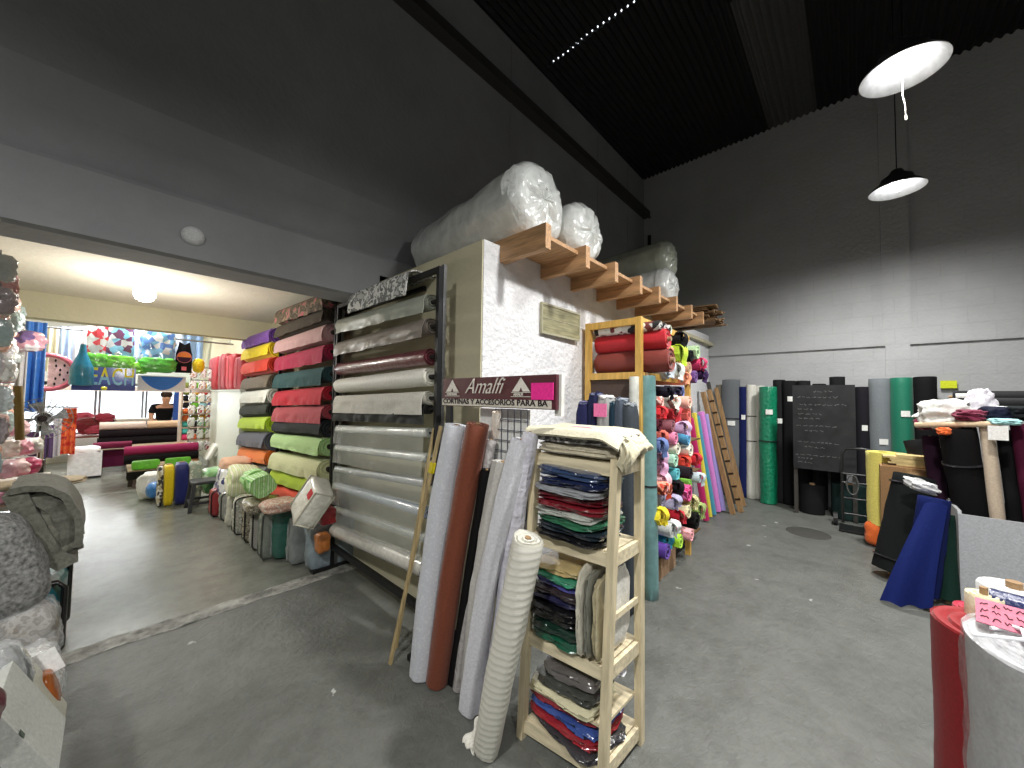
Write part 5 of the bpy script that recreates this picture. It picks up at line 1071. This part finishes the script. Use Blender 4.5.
# ---------------------------------------------------------------- aisle centre and right
WB = fab((214, 218, 206), .5)
t = thing('white_cabinet', (1.38, 7.7, 0), 'white side panel cabinet after the long rack of rolls', 'cabinet')
zc_ = P(222, 391, 'x', 1.24).z
MB().box((1.24, 6.36, 0), (1.488, 8.6, zc_)).build('body', WB, t, False)
MB().box((1.225, 6.36, zc_), (1.488, 8.6, zc_+.02)).build('top', fab((226, 228, 220)), t, False)
for i, (x0, x1, y0, col, nm) in enumerate(((207, 216, 358, (176, 30, 44), 'crimson'), (216, 224, 355, (150, 24, 36), 'dark crimson'), (224, 232, 355, (186, 34, 46), 'scarlet'), (232, 241, 357, (170, 26, 40), 'cherry red'))):
    a = P(x0, 391, 'x', 1.26); b = P(x1, 391, 'x', 1.26); z1 = P((x0+x1)/2, y0, 'x', 1.26).z
    t = thing('red_pack', (1.36, (a.y+b.y)/2, zc_+.02), '%s tall shiny pack standing on the white cabinet, %s' % (nm, ['farthest', 'second farthest', 'second nearest', 'nearest'][i]), 'pack', 'tall red packs on the white cabinet')
    soft((1.36, (a.y+b.y)/2, zc_+.022), (.2, abs(a.y-b.y)*.95, z1-zc_-.02), 8, .05, 4, i).build('body', gloss(col, .6, .3, 12, 0), t)
    MB().tube([(1.256, (a.y+b.y)/2, zc_+.04), (1.254, (a.y+b.y)/2, z1-.03)], .004, 8).build('seam', gloss((200, 120, 120)), t)
t = thing('packet_stand', (1.1, 8.8, 0), 'wire stand of small hanging packets at the end of the white cabinet', 'stand')
for x in (.98, 1.28): MB().tube([(x, 8.85, 0), (x, 8.85, 1.95)], .012, 8).build('upright', STEEL, t)
for z in (.5, .8, 1.1, 1.4, 1.7, 1.93): MB().tube([(.98, 8.85, z), (1.28, 8.85, z)], .008, 8).build('rail', STEEL, t)
rnd = random.Random(8)
for j, z in enumerate((1.90, 1.68, 1.46, 1.24, 1.02, .80, .58)):
    for i, x in enumerate((1.0, 1.13, 1.25)):
        col = rnd.choice([(226, 220, 200), (206, 160, 140), (190, 196, 180), (230, 230, 226), (170, 60, 70), (150, 190, 170)])
        soft((x, 8.78, z-.17), (.10, .04, .17), 4, .12, 5, i+j, None, 6).build('hanging_packet', patt((col, (235, 235, 230), tuple(int(v*.7) for v in col)), 20, 'noise', .2, .8), None, True, 'small packet on the wire stand, %s row, %s' % (['top', 'second', 'third', 'fourth', 'fifth', 'sixth', 'lowest'][j], ['left', 'middle', 'right'][i]), 'packet', 'packets on the wire stand')
# stool
sx, sy = .86, 6.1
t = thing('plastic_stool', (sx, sy, 0), 'dark grey plastic stool standing in the aisle by the bedding bags', 'stool')
SG = gloss((48, 50, 54), .5, .05, coat=.1)
MB().lathe([(.001, .36), (.14, .36), (.15, .35), (.15, .325), (.001, .325)], (sx, sy, 0), 4).build('seat', SG, t, False) if False else soft((sx, sy, .32), (.30, .30, .04), 10, .0, 3, 1).build('seat', SG, t)
for a in (-1, 1):
    for b in (-1, 1): MB().bar((sx+a*.165, sy+b*.165, 0), (sx+a*.125, sy+b*.125, .325), .045, .035).build('leg', SG, t, False)
for a in (-1, 1):
    MB().bar((sx-.15, sy+a*.152, .10), (sx+.15, sy+a*.152, .10), .02, .03).build('stretcher', SG, t, False); MB().bar((sx+a*.152, sy-.15, .10), (sx+a*.152, sy+.15, .10), .02, .03).build('stretcher', SG, t, False)
# upright bolts behind the stool
for i, (x0, x1, yt, mat, lb) in enumerate(((157, 163, 466, patt(((230, 230, 226), (60, 60, 60), (190, 180, 150)), 30, 'voronoi'), 'white and black patterned bolt beside the yellow one'), (163, 174, 465, fab((236, 208, 20), .5), 'bright yellow bolt standing near the stool'),
    (174, 188, 463, fab((26, 36, 110), .5), 'navy blue bolt standing behind the stool'), (188, 201, 462, patt(((224, 222, 206), (160, 176, 160), (200, 196, 180)), 12, 'noise'), 'pale printed bolt behind the stool'))):
    Y = 6.62-.03*i; a = at(x0, 480, Y); b = at(x1, 480, Y); zt4 = at(x0, yt, Y).z; r = abs(b.x-a.x)/2*.98
    t = thing('fabric_bolt', ((a.x+b.x)/2, Y, 0), lb, 'bolt', 'bolts standing by the stool')
    soft(((a.x+b.x)/2, Y, 0), (2*r, .26, zt4), 6, .03, 3, i).build('fabric', mat, t)
    MB().tube([((a.x+b.x)/2, Y, zt4-.01), ((a.x+b.x)/2, Y, zt4+.012)], .03, 12).build('core_tube', fab((150, 120, 85)), t)
q = at(152, 494, 7.1); soft((q.x, 7.1, 0), (.3, .26, .36), 3, .2, 4, 3).build('white_tarp', fab((224, 224, 220)), None, True, 'crumpled white cloth beside the blue round cushion', 'cloth')
q = at(158, 490, 6.85); soft((q.x-.02, 6.86, .05), (.2, .2, .22), 2.2, .05, 3, 4).build('round_cushion', gloss((50, 120, 190), .4), None, True, 'blue round cushion between white cloth and patterned bolt', 'cushion')
# counters piled with cloth
def counter(x0, x1, Y0, Y1, z, mat, lb):
    t = thing('counter_table', ((x0+x1)/2, (Y0+Y1)/2, 0), lb, 'table')
    MB().box((x0, Y0, z-.03), (x1, Y1, z)).build('table_top', fab((170, 150, 120)), t, False)
    for x in (x0+.03, x1-.03):
        for y in (Y0+.03, Y1-.03): MB().box((x-.025, y-.025, 0), (x+.025, y+.025, z-.03)).build('leg', fab((60, 50, 46)), t, False)
    sheet(lambda u, v: (x0-.01+(x1-x0+.02)*u, Y0-.02-.012*math.sin(u*40)*v, z-.01-(z-.12)*v), 60, 6, .006).build('front_cloth', mat, t); return t
counter(-.12, 1.15, 9.9, 10.9, .42, fab((80, 18, 50)), 'cloth covered counter of dark rolls in the middle of the shop')
counter(.22, 1.05, 8.2, 9.1, .24, fab((24, 24, 24)), 'low counter with lime green packs in front of the dark rolls')
G5 = 'fabric rolls stacked on the shop counters'
for x0, x1, Y, z, r, col, lb in ((-.12, .48, 10.1, .83, .075, (216, 196, 184), 'pale beige roll on top of the counter stack, left'), (.5, 1.15, 10.1, .83, .075, (206, 172, 140), 'tan roll on top of the counter stack, right'), (-.12, 1.15, 10.08, .69, .075, (26, 18, 24), 'long black roll under the beige and tan rolls'),
    (-.14, 1.15, 10.06, .55, .075, (20, 16, 20), 'second long black roll in the counter stack'), (-.18, .3, 9.86, .50, .06, (130, 24, 74), 'magenta roll at the left of the counter'), (.18, 1.1, 8.7, .50, .075, (150, 20, 80), 'long magenta roll on the low counter'), (.18, 1.1, 8.66, .36, .07, (24, 20, 24), 'long black roll on the low counter under the magenta one')):
    roll((x0, Y, z), (x1, Y, z), r, fab(col), lb, G5, wr=.04, core=False)
for i in range(2):
    soft((.42+.38*i, 8.28, .245), (.32, .14, .14), 8, .03, 3, i).build('lime_pack', gloss((110, 206, 50), .3), None, True, 'lime green pack on the low counter, %s of the two' % ('left', 'right')[i], 'pack', 'lime packs on the low counter')
soft((1.0, 9.3, 0), (.36, .3, .52), 10, .01).build('cardboard_box', fab((176, 116, 70)), None, True, 'orange brown cardboard box behind the striped bolts', 'box')
for i in range(3): soft((1.12+.09*i, 8.0, .35+.05*i), (.05, .4, .28), 8, .02, 3, i, R3(0, 25, 0)).build('leaning_board', fab((230, 228, 222)), None, True, 'white board leaning near the box, %s' % ['lowest', 'middle', 'highest'][i], 'board', 'white boards leaning by the box') if i < 2 else None
# window-side heaps
random.seed(21)
HC = [((120, 24, 40), 'wine'), ((150, 40, 60), 'raspberry'), ((90, 20, 34), 'dark wine'), ((170, 60, 80), 'rose'), ((110, 30, 36), 'brick')]
for i in range(10):
    x = 84+3.4*(i % 8)+random.uniform(-1, 1); y = 424-7*(i//5)+(i % 2)*5; c = at(x, y, 11.3); col, nm = HC[i % 5]
    soft((c.x, 11.3+.1*(i % 3), c.z-.12), (.26, .22, .2), 2.6, .25, 5, i, None, 8).build('cloth_heap', fab(col), None, True, '%s cloth bundle by the second shop window, %s row' % (nm, ['lower', 'upper'][i//5]), 'cloth', 'dark red cloths by the shop window')
t = thing('window_shelf', (.3, 11.5, 0), 'low shelf under the shop windows carrying heaps of cloth', 'shelf')
zs = at(100, 434, 11.3).z-.02; MB().box((-.9, 11.1, zs-.03), (.72, 11.75, zs)).build('board', fab((120, 60, 50)), t, False)
for x in (-.85, .25, .68): MB().box((x-.03, 11.15, 0), (x+.03, 11.7, zs-.03)).build('side', fab((90, 60, 50)), t, False)
for i in range(5):
    col, nm = [((200, 206, 214), 'pale blue'), ((150, 150, 156), 'grey'), ((226, 224, 220), 'white'), ((120, 130, 150), 'slate'), ((206, 200, 190), 'sand')][i]
    soft((.38, 11.35, zs+.065*i), (.62, .4, .062), 6, .05, 3, i).build('folded_cloth', fab(col), None, True, '%s folded cloth in the flat stack by the third window' % nm, 'cloth', 'folded cloths by the window')
c = at(70, 430, 9.5)
hang(63, 77, 408, 454, 9.4, patt(((206, 60, 46), (226, 110, 60), (180, 40, 50)), 8, 'noise'), 'orange red patterned scarf hanging left of the windows', fr=5)
hang(54, 62, 415, 456, 9.2, fab((196, 190, 196)), 'pale grey cloth hanging beside the orange red scarf')
hang(46, 54, 425, 458, 9.0, fab((80, 50, 100)), 'dark purple cloth hanging beside the fan'); hang(26, 38, 432, 456, 7.6, fab((96, 60, 110)), 'violet cloth hanging behind the fan pole')
MB().tube([at(24, 407, 9.3), at(80, 407, 9.3)], .012, 8).build('hanging_bar', STEEL, None, True, 'thin metal bar carrying the orange red scarf', 'bar')
t = thing('white_crate', (-.38, 9.6, 0), 'white plastic crate standing on the shiny floor by the counter', 'crate')
c = at(84, 437, 9.6)
m = MB().box((c.x-.16, 9.5, .01), (c.x+.22, 9.85, .03)); m.build('bottom', gloss((232, 232, 236), .4, .02), t, False)
for a_, b_ in (((c.x-.16, 9.5, .01), (c.x-.145, 9.85, .42)), ((c.x+.205, 9.5, .01), (c.x+.22, 9.85, .42)), ((c.x-.145, 9.5, .01), (c.x+.205, 9.515, .42)), ((c.x-.145, 9.835, .01), (c.x+.205, 9.85, .42))): MB().box(a_, b_).build('side', gloss((232, 232, 236), .4, .02), t, False)
soft((c.x+.03, 9.67, .30), (.32, .30, .22), 4, .15, 4, 2).build('white_cloth', fab((236, 236, 238)), None, True, 'white cloth filling the white crate', 'cloth')
# ---------------------------------------------------------------- goods hung under the shop ceiling
YH = 8.0
t = thing('hanging_bar', (.2, YH, at(100, 340, YH).z), 'long metal bar under the shop ceiling with toys and towels hung on it', 'bar')
zb3 = at(120, 333, YH).z
MB().tube([(-1.3, YH+.12, zb3), (1.45, YH+.12, zb3)], .014, 10).build('bar', STEEL, t)
for x in (-1.2, .1, 1.4): MB().tube([(x, YH+.12, zb3), (x, YH+.12, 3.2)], .006, 6).build('hanger_wire', STEEL, t)
MB().box((-1.3, 9.0, at(100, 391, 9.0).z), (1.45, 9.08, at(100, 386, 9.0).z)).build('display_shelf', fab((220, 206, 196)), None, False, 'pale pink shelf edge running across above the windows', 'shelf')
for i, (x0, x1, col) in enumerate(((46, 60, (226, 220, 196)), (60, 74, (176, 196, 232)), (74, 90, (214, 214, 222)), (90, 106, (160, 184, 228)), (106, 124, (220, 222, 232)), (124, 142, (170, 192, 230)), (142, 160, (224, 226, 230)), (160, 184, (190, 206, 232)), (184, 204, (150, 180, 226)))):
    hang(x0, x1, 326, 372, 10.6, fab(col), '%s drape behind the hung toys, %s' % ({0: 'cream'}.get(i, 'pale blue' if col[0] < 195 else 'off white'), ['first from the left', 'second from the left', 'third from the left', 'fourth from the left', 'in the middle', 'sixth from the left', 'third from the right', 'second from the right', 'last on the right'][i]), 'drape', 'drape', fr=4)
# watermelon pool ring slice
c = at(48, 372, YH); R_ = abs(at(76, 372, YH).x-c.x)
t = thing('beach_cushion', (c.x, YH, c.z-R_), 'pink watermelon slice cushion with black seeds hanging left', 'cushion')
m = MB(); pts = [(c.x+R_*.94*math.cos(a), YH, c.z+R_*.94*math.sin(a)) for a in [-PI*.55+PI*1.1*k/30 for k in range(31)]]; m.tube(pts, .035, 10); m.build('rind', gloss((220, 110, 130), .3), t)
vs = [(c.x+R_*.92*math.cos(a), YH-.02, c.z+R_*.92*math.sin(a)) for a in [-PI/2+PI*k/24 for k in range(25)]]; m = MB(); m.add(vs+[(x, YH+.03, z) for x, y, z in vs], [tuple(range(25)), tuple(range(25, 50))[::-1]]+[(i, i+25, i+26, i+1) for i in range(24)]+[(24, 49, 25, 0)]); m.build('slice', gloss((240, 196, 200), .3), t, False)
for k in range(9):
    a = -1.2+.3*k; r = R_*(.45 if k % 2 else .7); soft((c.x+r*math.cos(a), YH-.03, c.z+r*math.sin(a)-.02), (.02, .012, .04), 2, 0, 3, 1, None, 4).build('seed', fab((30, 24, 26)), t)
# blue bottle shaped bag
c = at(81, 386, YH-.38)
t = thing('beach_bag', (c.x, YH-.38, c.z), 'teal blue bottle shaped bag hanging beside the watermelon', 'bag'); hz = at(81, 344, YH-.38).z-c.z
MB().lathe([(.001, 0), (.105, .01), (.115, .03), (.108, hz*.42), (.085, hz*.55), (.04, hz*.78), (.025, hz), (.001, hz)], c, 18).build('body', gloss((18, 120, 156), .3), t)
MB().tube([(c.x, c.y, c.z+hz), (c.x, YH+.12, zb3)], .004, 6).build('string', fab((80, 80, 80)), t)
# letter board: the first letter is hidden behind the teal bag
yb_ = YH-.22; a = at(71, 390, yb_); b = at(135, 391, yb_); zt5 = at(100, 367, yb_).z
t = thing('letter_board', ((a.x+b.x)/2, yb_, a.z), 'blue beach board with yellow and light blue block letters', 'board')
MB().box((a.x, yb_, a.z), (b.x, yb_+.02, a.z+(zt5-a.z)*.30)).build('base', gloss((44, 60, 150), .4), t, False)
MB().box((a.x+.03, yb_+.005, a.z+.02), (b.x, yb_+.018, zt5)).build('back', gloss((70, 96, 190), .4), t, False)
zb6 = at(100, 384.5, yb_).z; hh = (at(100, 367, yb_).z-zb6)/.72
YLB, nt, b_ = base_mat('two tone letters'); g_ = nd(nt, 'ShaderNodeNewGeometry'); sx_ = nd(nt, 'ShaderNodeSeparateXYZ'); gt_ = nd(nt, 'ShaderNodeMath', operation='GREATER_THAN'); gt_.inputs[1].default_value = zb6+hh*.33
mx_ = nd(nt, 'ShaderNodeMix', data_type='RGBA'); mx_.inputs[6].default_value = lin((150, 206, 240))+(1,); mx_.inputs[7].default_value = lin((240, 226, 40))+(1,)
nt.links.new(g_.outputs['Position'], sx_.inputs[0]); nt.links.new(sx_.outputs[2], gt_.inputs[0]); nt.links.new(gt_.outputs[0], mx_.inputs[0]); nt.links.new(mx_.outputs[2], b_.inputs['Base Color'])
for w_, x_, x2_ in (('B', 76, 85), ('E', 88, 97), ('A', 98, 110), ('C', 111, 121.5), ('H', 123, 133)):
    p0 = at(x_, 388, yb_); m, ww = text_mb(w_, hh, (0, 0, 0), (1, 0, 0), (0, 0, 1)); m, ww = text_mb(w_, hh, (p0.x, yb_-.010, zb6), ((at(x2_, 388, yb_).x-p0.x)/max(ww, .01), 0, 0), (0, 0, 1), 0, .004, .004)
    m.build('letter', YLB, t, False)
    pass
c = at(104, 390, yb_-.02); soft(c, (.06, .03, .045), 3, .05).build('shell_ornament', gloss((230, 220, 60), .4), t)
# wrapped toys: plain bags of coloured things
toys = [(97, 372, 15, 40, ((206, 212, 216), (216, 60, 76), (226, 230, 232)), (96, 176, 60), 'clear toy bag with a red and white cone and green base'), (118, 372, 20, 37, ((130, 196, 226), (110, 60, 100), (214, 220, 226)), (110, 190, 60), 'toy bag with sky blue, plum and white pieces'),
    (134, 374, 16, 8, ((120, 190, 60), (140, 200, 80), (100, 170, 50)), (110, 180, 60), 'small green toy at the right of the plum toy bag'), (157, 373, 26, 36, ((120, 184, 226), (216, 222, 228), (90, 130, 196)), (80, 170, 60), 'wide toy bag with blue and white pieces on a green base')]
for x, yb4, wpx, hpx, cols, gcol, lb in toys:
    c = at(x, yb4, YH-.05); w = wpx*8.3/FPX*.9; h = hpx*8.0/FPX
    w *= .8; t = thing('toy_bag', c, lb, 'toy', 'wrapped toys hung under the ceiling')
    soft(c+Vector((0, 0, .02)), (w*.9, .14, h*.92), 3, .18, 6, x, None, 10).build('contents', patt(cols, 15, 'voronoi', .3, .8), t)
    soft(c, (w, .16, h*.32), 4, .12, 6, x+1, None, 10).build('green_base', gloss(gcol, .3), t)
    soft(c+Vector((0, 0, h*.88)), (w*.3, .05, .12), 2, .2, 6, 3).build('gathered_top', film((235, 238, 240), .35), t)
# black T-shirt with a printed round sunset
c = at(183, 373, YH); zt6 = at(183, 342, YH).z; w = (at(193, 360, YH).x-at(173, 360, YH).x)*.82
t = thing('t_shirt', c, 'black sleeveless T-shirt with a round sunset print hanging by the beam', 't-shirt')
def ts(u, v):
    k = 1 if v < .62 else (1-.35*((v-.62)/.38)**.7); x = c.x+(u-.5)*w*k; return (x, YH-.04+.02*math.sin(u*9)*(1-v), c.z+(zt6-c.z)*v-(0 if v < .9 else (.05*(1-abs(u-.5)*2))))
sheet(ts, 20, 20, .014).build('shirt', fab((20, 20, 24)), t)
def disc(cx, cz, r0, r1, z0, z1, y, mat, nm):
    n = 28; m = MB(); vs = []
    for k in range(n): a = 2*PI*k/n; vs.append((cx+r1*math.cos(a), y, cz+max(z0, min(z1, r1*math.sin(a)))))
    m.add(vs, [tuple(range(n))]); m.add([(x, y+.004, z) for x, y_, z in vs], [tuple(range(n))[::-1]]); m.build(nm, mat, t, False)
rr4 = w*.42; cz4 = c.z+(zt6-c.z)*.5
disc(c.x, cz4, 0, rr4*1.12, -9, 9, YH-.068, fab((190, 110, 120)), 'print_rim'); disc(c.x, cz4, 0, rr4, 0, 9, YH-.074, fab((214, 120, 50)), 'print_sky'); disc(c.x, cz4, 0, rr4, -9, 0, YH-.074, fab((60, 30, 50)), 'print_sea')
MB().box((c.x-w*.14, YH-.072, c.z+.04), (c.x+w*.16, YH-.066, c.z+.10)).build('print_mark', fab((220, 110, 120)), t, False)
c = at(198, 373, YH); soft(c, (.16, .1, .24), 2.6, .12, 5, 4).build('yellow_toy', gloss((240, 214, 20), .3), None, True, 'small bright yellow toy hanging right of the black T-shirt', 'toy')
# blue pennant banner
a = at(138, 375, YH+.05); b = at(186, 374, YH+.05); zlo = at(160, 391, YH+.05).z
t = thing('pennant_banner', ((a.x+b.x)/2, YH+.05, zlo), 'white banner with a big blue rounded pennant under the toys', 'banner')
MB().box((a.x, YH+.05, zlo), (b.x, YH+.062, a.z)).build('white_cloth', fab((232, 230, 234)), t, False)
m = MB(); n = 20; vs = [(a.x+.03+(b.x-a.x-.06)*k/n, YH+.044, a.z-.015-(a.z-zlo-.03)*math.sin(PI*k/n)**.75) for k in range(n+1)]; m.add(vs+[(x, y+.005, z) for x, y, z in vs], [tuple(range(n+1)), tuple(range(n+1, 2*n+2))[::-1]]+[(i, i+n+1, i+n+2, i+1) for i in range(n)]); m.build('blue_pennant', fab((60, 120, 210)), t, False)
# colourful shelf of soft toys
t = thing('toy_shelf', (1.25, 9.6, 0), 'narrow shelf crowded with small bright soft goods right of the person', 'shelf')
for x in (.93, 1.45): MB().box((x-.012, 9.45, 0), (x+.012, 9.85, 1.75)).build('side', fab((190, 170, 150)), t, False)
LV = (.55, .80, 1.05, 1.30, 1.55)
for z in LV: MB().box((.945, 9.45, z-.02), (1.435, 9.85, z)).build('shelf_board', fab((200, 180, 160)), t, False)
CN = [((226, 60, 110), 'hot pink'), ((120, 200, 60), 'lime'), ((240, 230, 226), 'white'), ((30, 30, 34), 'black'), ((230, 60, 50), 'red'), ((70, 180, 170), 'turquoise'), ((236, 180, 60), 'amber'), ((226, 150, 170), 'pink'), ((130, 140, 60), 'olive'), ((90, 90, 170), 'violet blue'), ((236, 120, 60), 'orange'), ((160, 210, 220), 'pale aqua')]
k = 0
for j, z in enumerate(LV):
    for i in range(4):
        for s in range(2 if j < 4 else 1):
            col, nm = CN[(k*5+j) % 12]; k += 1
            soft((1.0+.125*i, 9.52, z+.001+.115*s), (.12, .14, .112), 3, .15, 5, k, None, 7).build('soft_toy', fab(col), None, True, '%s soft bundle on the toy shelf, %s shelf, %s of four, %s' % (nm, ['lowest', 'second', 'middle', 'fourth', 'top'][j], ['first', 'second', 'third', 'last'][i], 'below' if s == 0 else 'above'), 'soft goods', 'bright bundles on the toy shelf')
soft((at(177, 400, 10.9).x, 10.9, 0), (.12, .2, 1.5), 5, .06, 4, 3).build('blue_roll', fab((50, 90, 180)), None, True, 'tall blue cloth bundle standing right of the person', 'cloth')
soft((at(178, 400, 11.5).x, 11.55, 0), (.14, .2, 1.75), 5, .06, 4, 5).build('green_roll', fab((60, 170, 130)), None, True, 'tall green cloth bundle behind the blue one', 'cloth')
# person leaning over the counter
px0 = at(163, 432, 11.15)
t = thing('person', (px0.x, 11.2, 0), 'person in a black T-shirt and jeans bending over the cloth counter', 'person')
def skin(name, verts, edges, rad, mat, par, sub=2):
    me = D.meshes.new(name); me.from_pydata([Vector(v)-parent_world(par) for v in verts], edges, []); o = D.objects.new(name, me); C.objects.link(o)
    o.modifiers.new('s', 'SKIN'); me.skin_vertices[0].data[0].use_root = True
    for i, r in enumerate(rad): me.skin_vertices[0].data[i].radius = (r, r) if not isinstance(r, tuple) else r
    o.modifiers.new('u', 'SUBSURF').levels = sub
    o.modifiers['u'].render_levels = sub
    bpy.context.view_layer.update(); ev = o.evaluated_get(bpy.context.evaluated_depsgraph_get()); nm2 = bpy.data.meshes.new_from_object(ev); o.modifiers.clear(); o.data = nm2
    nm2.materials.clear(); nm2.materials.append(mat); 
    for p_ in nm2.polygons: p_.use_smooth = True
    o.parent = par; return o
bx_, by_ = px0.x, 11.2
def bp(x, y, z): return (bx_+x, by_+y-max(0, z-.9)*.35, z*.84)
SKN = fab((206, 156, 130), .6); 
V = [bp(0, .05, .95), bp(0, 0, 1.12), bp(0, -.10, 1.32), bp(0, -.14, 1.42), bp(0, -.17, 1.48), bp(0, -.20, 1.58), bp(0, -.20, 1.68),
     bp(-.10, .06, .90), bp(-.11, .04, .50), bp(-.11, .07, .09), bp(-.11, -.06, .05), bp(.10, .06, .90), bp(.11, .04, .50), bp(.11, .07, .09), bp(.11, -.06, .05),
     bp(-.18, -.11, 1.37), bp(-.22, -.20, 1.12), bp(-.17, -.40, .98), bp(-.16, -.47, .95), bp(.18, -.11, 1.37), bp(.22, -.20, 1.12), bp(.17, -.38, .98), bp(.16, -.45, .95)]
Ed = [(0, 1), (1, 2), (2, 3), (3, 4), (4, 5), (5, 6), (0, 7), (7, 8), (8, 9), (9, 10), (0, 11), (11, 12), (12, 13), (13, 14), (2, 15), (15, 16), (16, 17), (17, 18), (2, 19), (19, 20), (20, 21), (21, 22)]
Rd = [.14, .12, .14, .07, .055, .085, .075, .09, .06, .04, .035, .09, .06, .04, .035, .06, .042, .03, .034, .06, .042, .03, .034]
skin('body', V, Ed, Rd, SKN, t)
skin('t_shirt', [V[0], V[1], V[2], (V[3][0], V[3][1], V[3][2]-.02), V[15], bp(-.215, -.17, 1.2), V[19], bp(.215, -.17, 1.2)], [(0, 1), (1, 2), (2, 3), (2, 4), (4, 5), (2, 6), (6, 7)], [.155, .14, .16, .085, .078, .062, .078, .062], fab((20, 20, 24)), t)
skin('trousers', [V[0], V[7], V[8], bp(-.11, .07, .12), V[11], V[12], bp(.11, .07, .12)], [(0, 1), (1, 2), (2, 3), (0, 4), (4, 5), (5, 6)], [.15, .105, .08, .065, .105, .08, .065], fab((40, 56, 96)), t)
soft(bp(0, -.18, 1.60), (.19, .21, .15), 2.4, .08, 4, 3).build('hair', fab((50, 36, 30)), t)
soft(bp(0, -.305, 1.585), (.025, .03, .035), 2.2, 0, 3, 1, None, 4).build('nose', SKN, t)
for s in (-1, 1): soft(bp(s*.035, -.285, 1.62), (.02, .012, .012), 2.2, 0, 3, 1, None, 4).build('eye', fab((30, 26, 24)), t)
for s in (-1, 1):
    for k in range(5):
        b0 = Vector(bp(s*.165, -.46, .95)); d_ = Vector((s*(k-2)*.014, -.075+abs(k-2)*.012, -.01)); d2 = d_+Vector((0, -.01, -.03))
        if k == 4: d_ = Vector((-s*.04, -.03, -.01)); d2 = d_+Vector((-s*.01, -.025, -.01))
        MB().tube([b0, b0+d_, b0+d2], [.010, .008, .007], 7).build('finger', SKN, t)
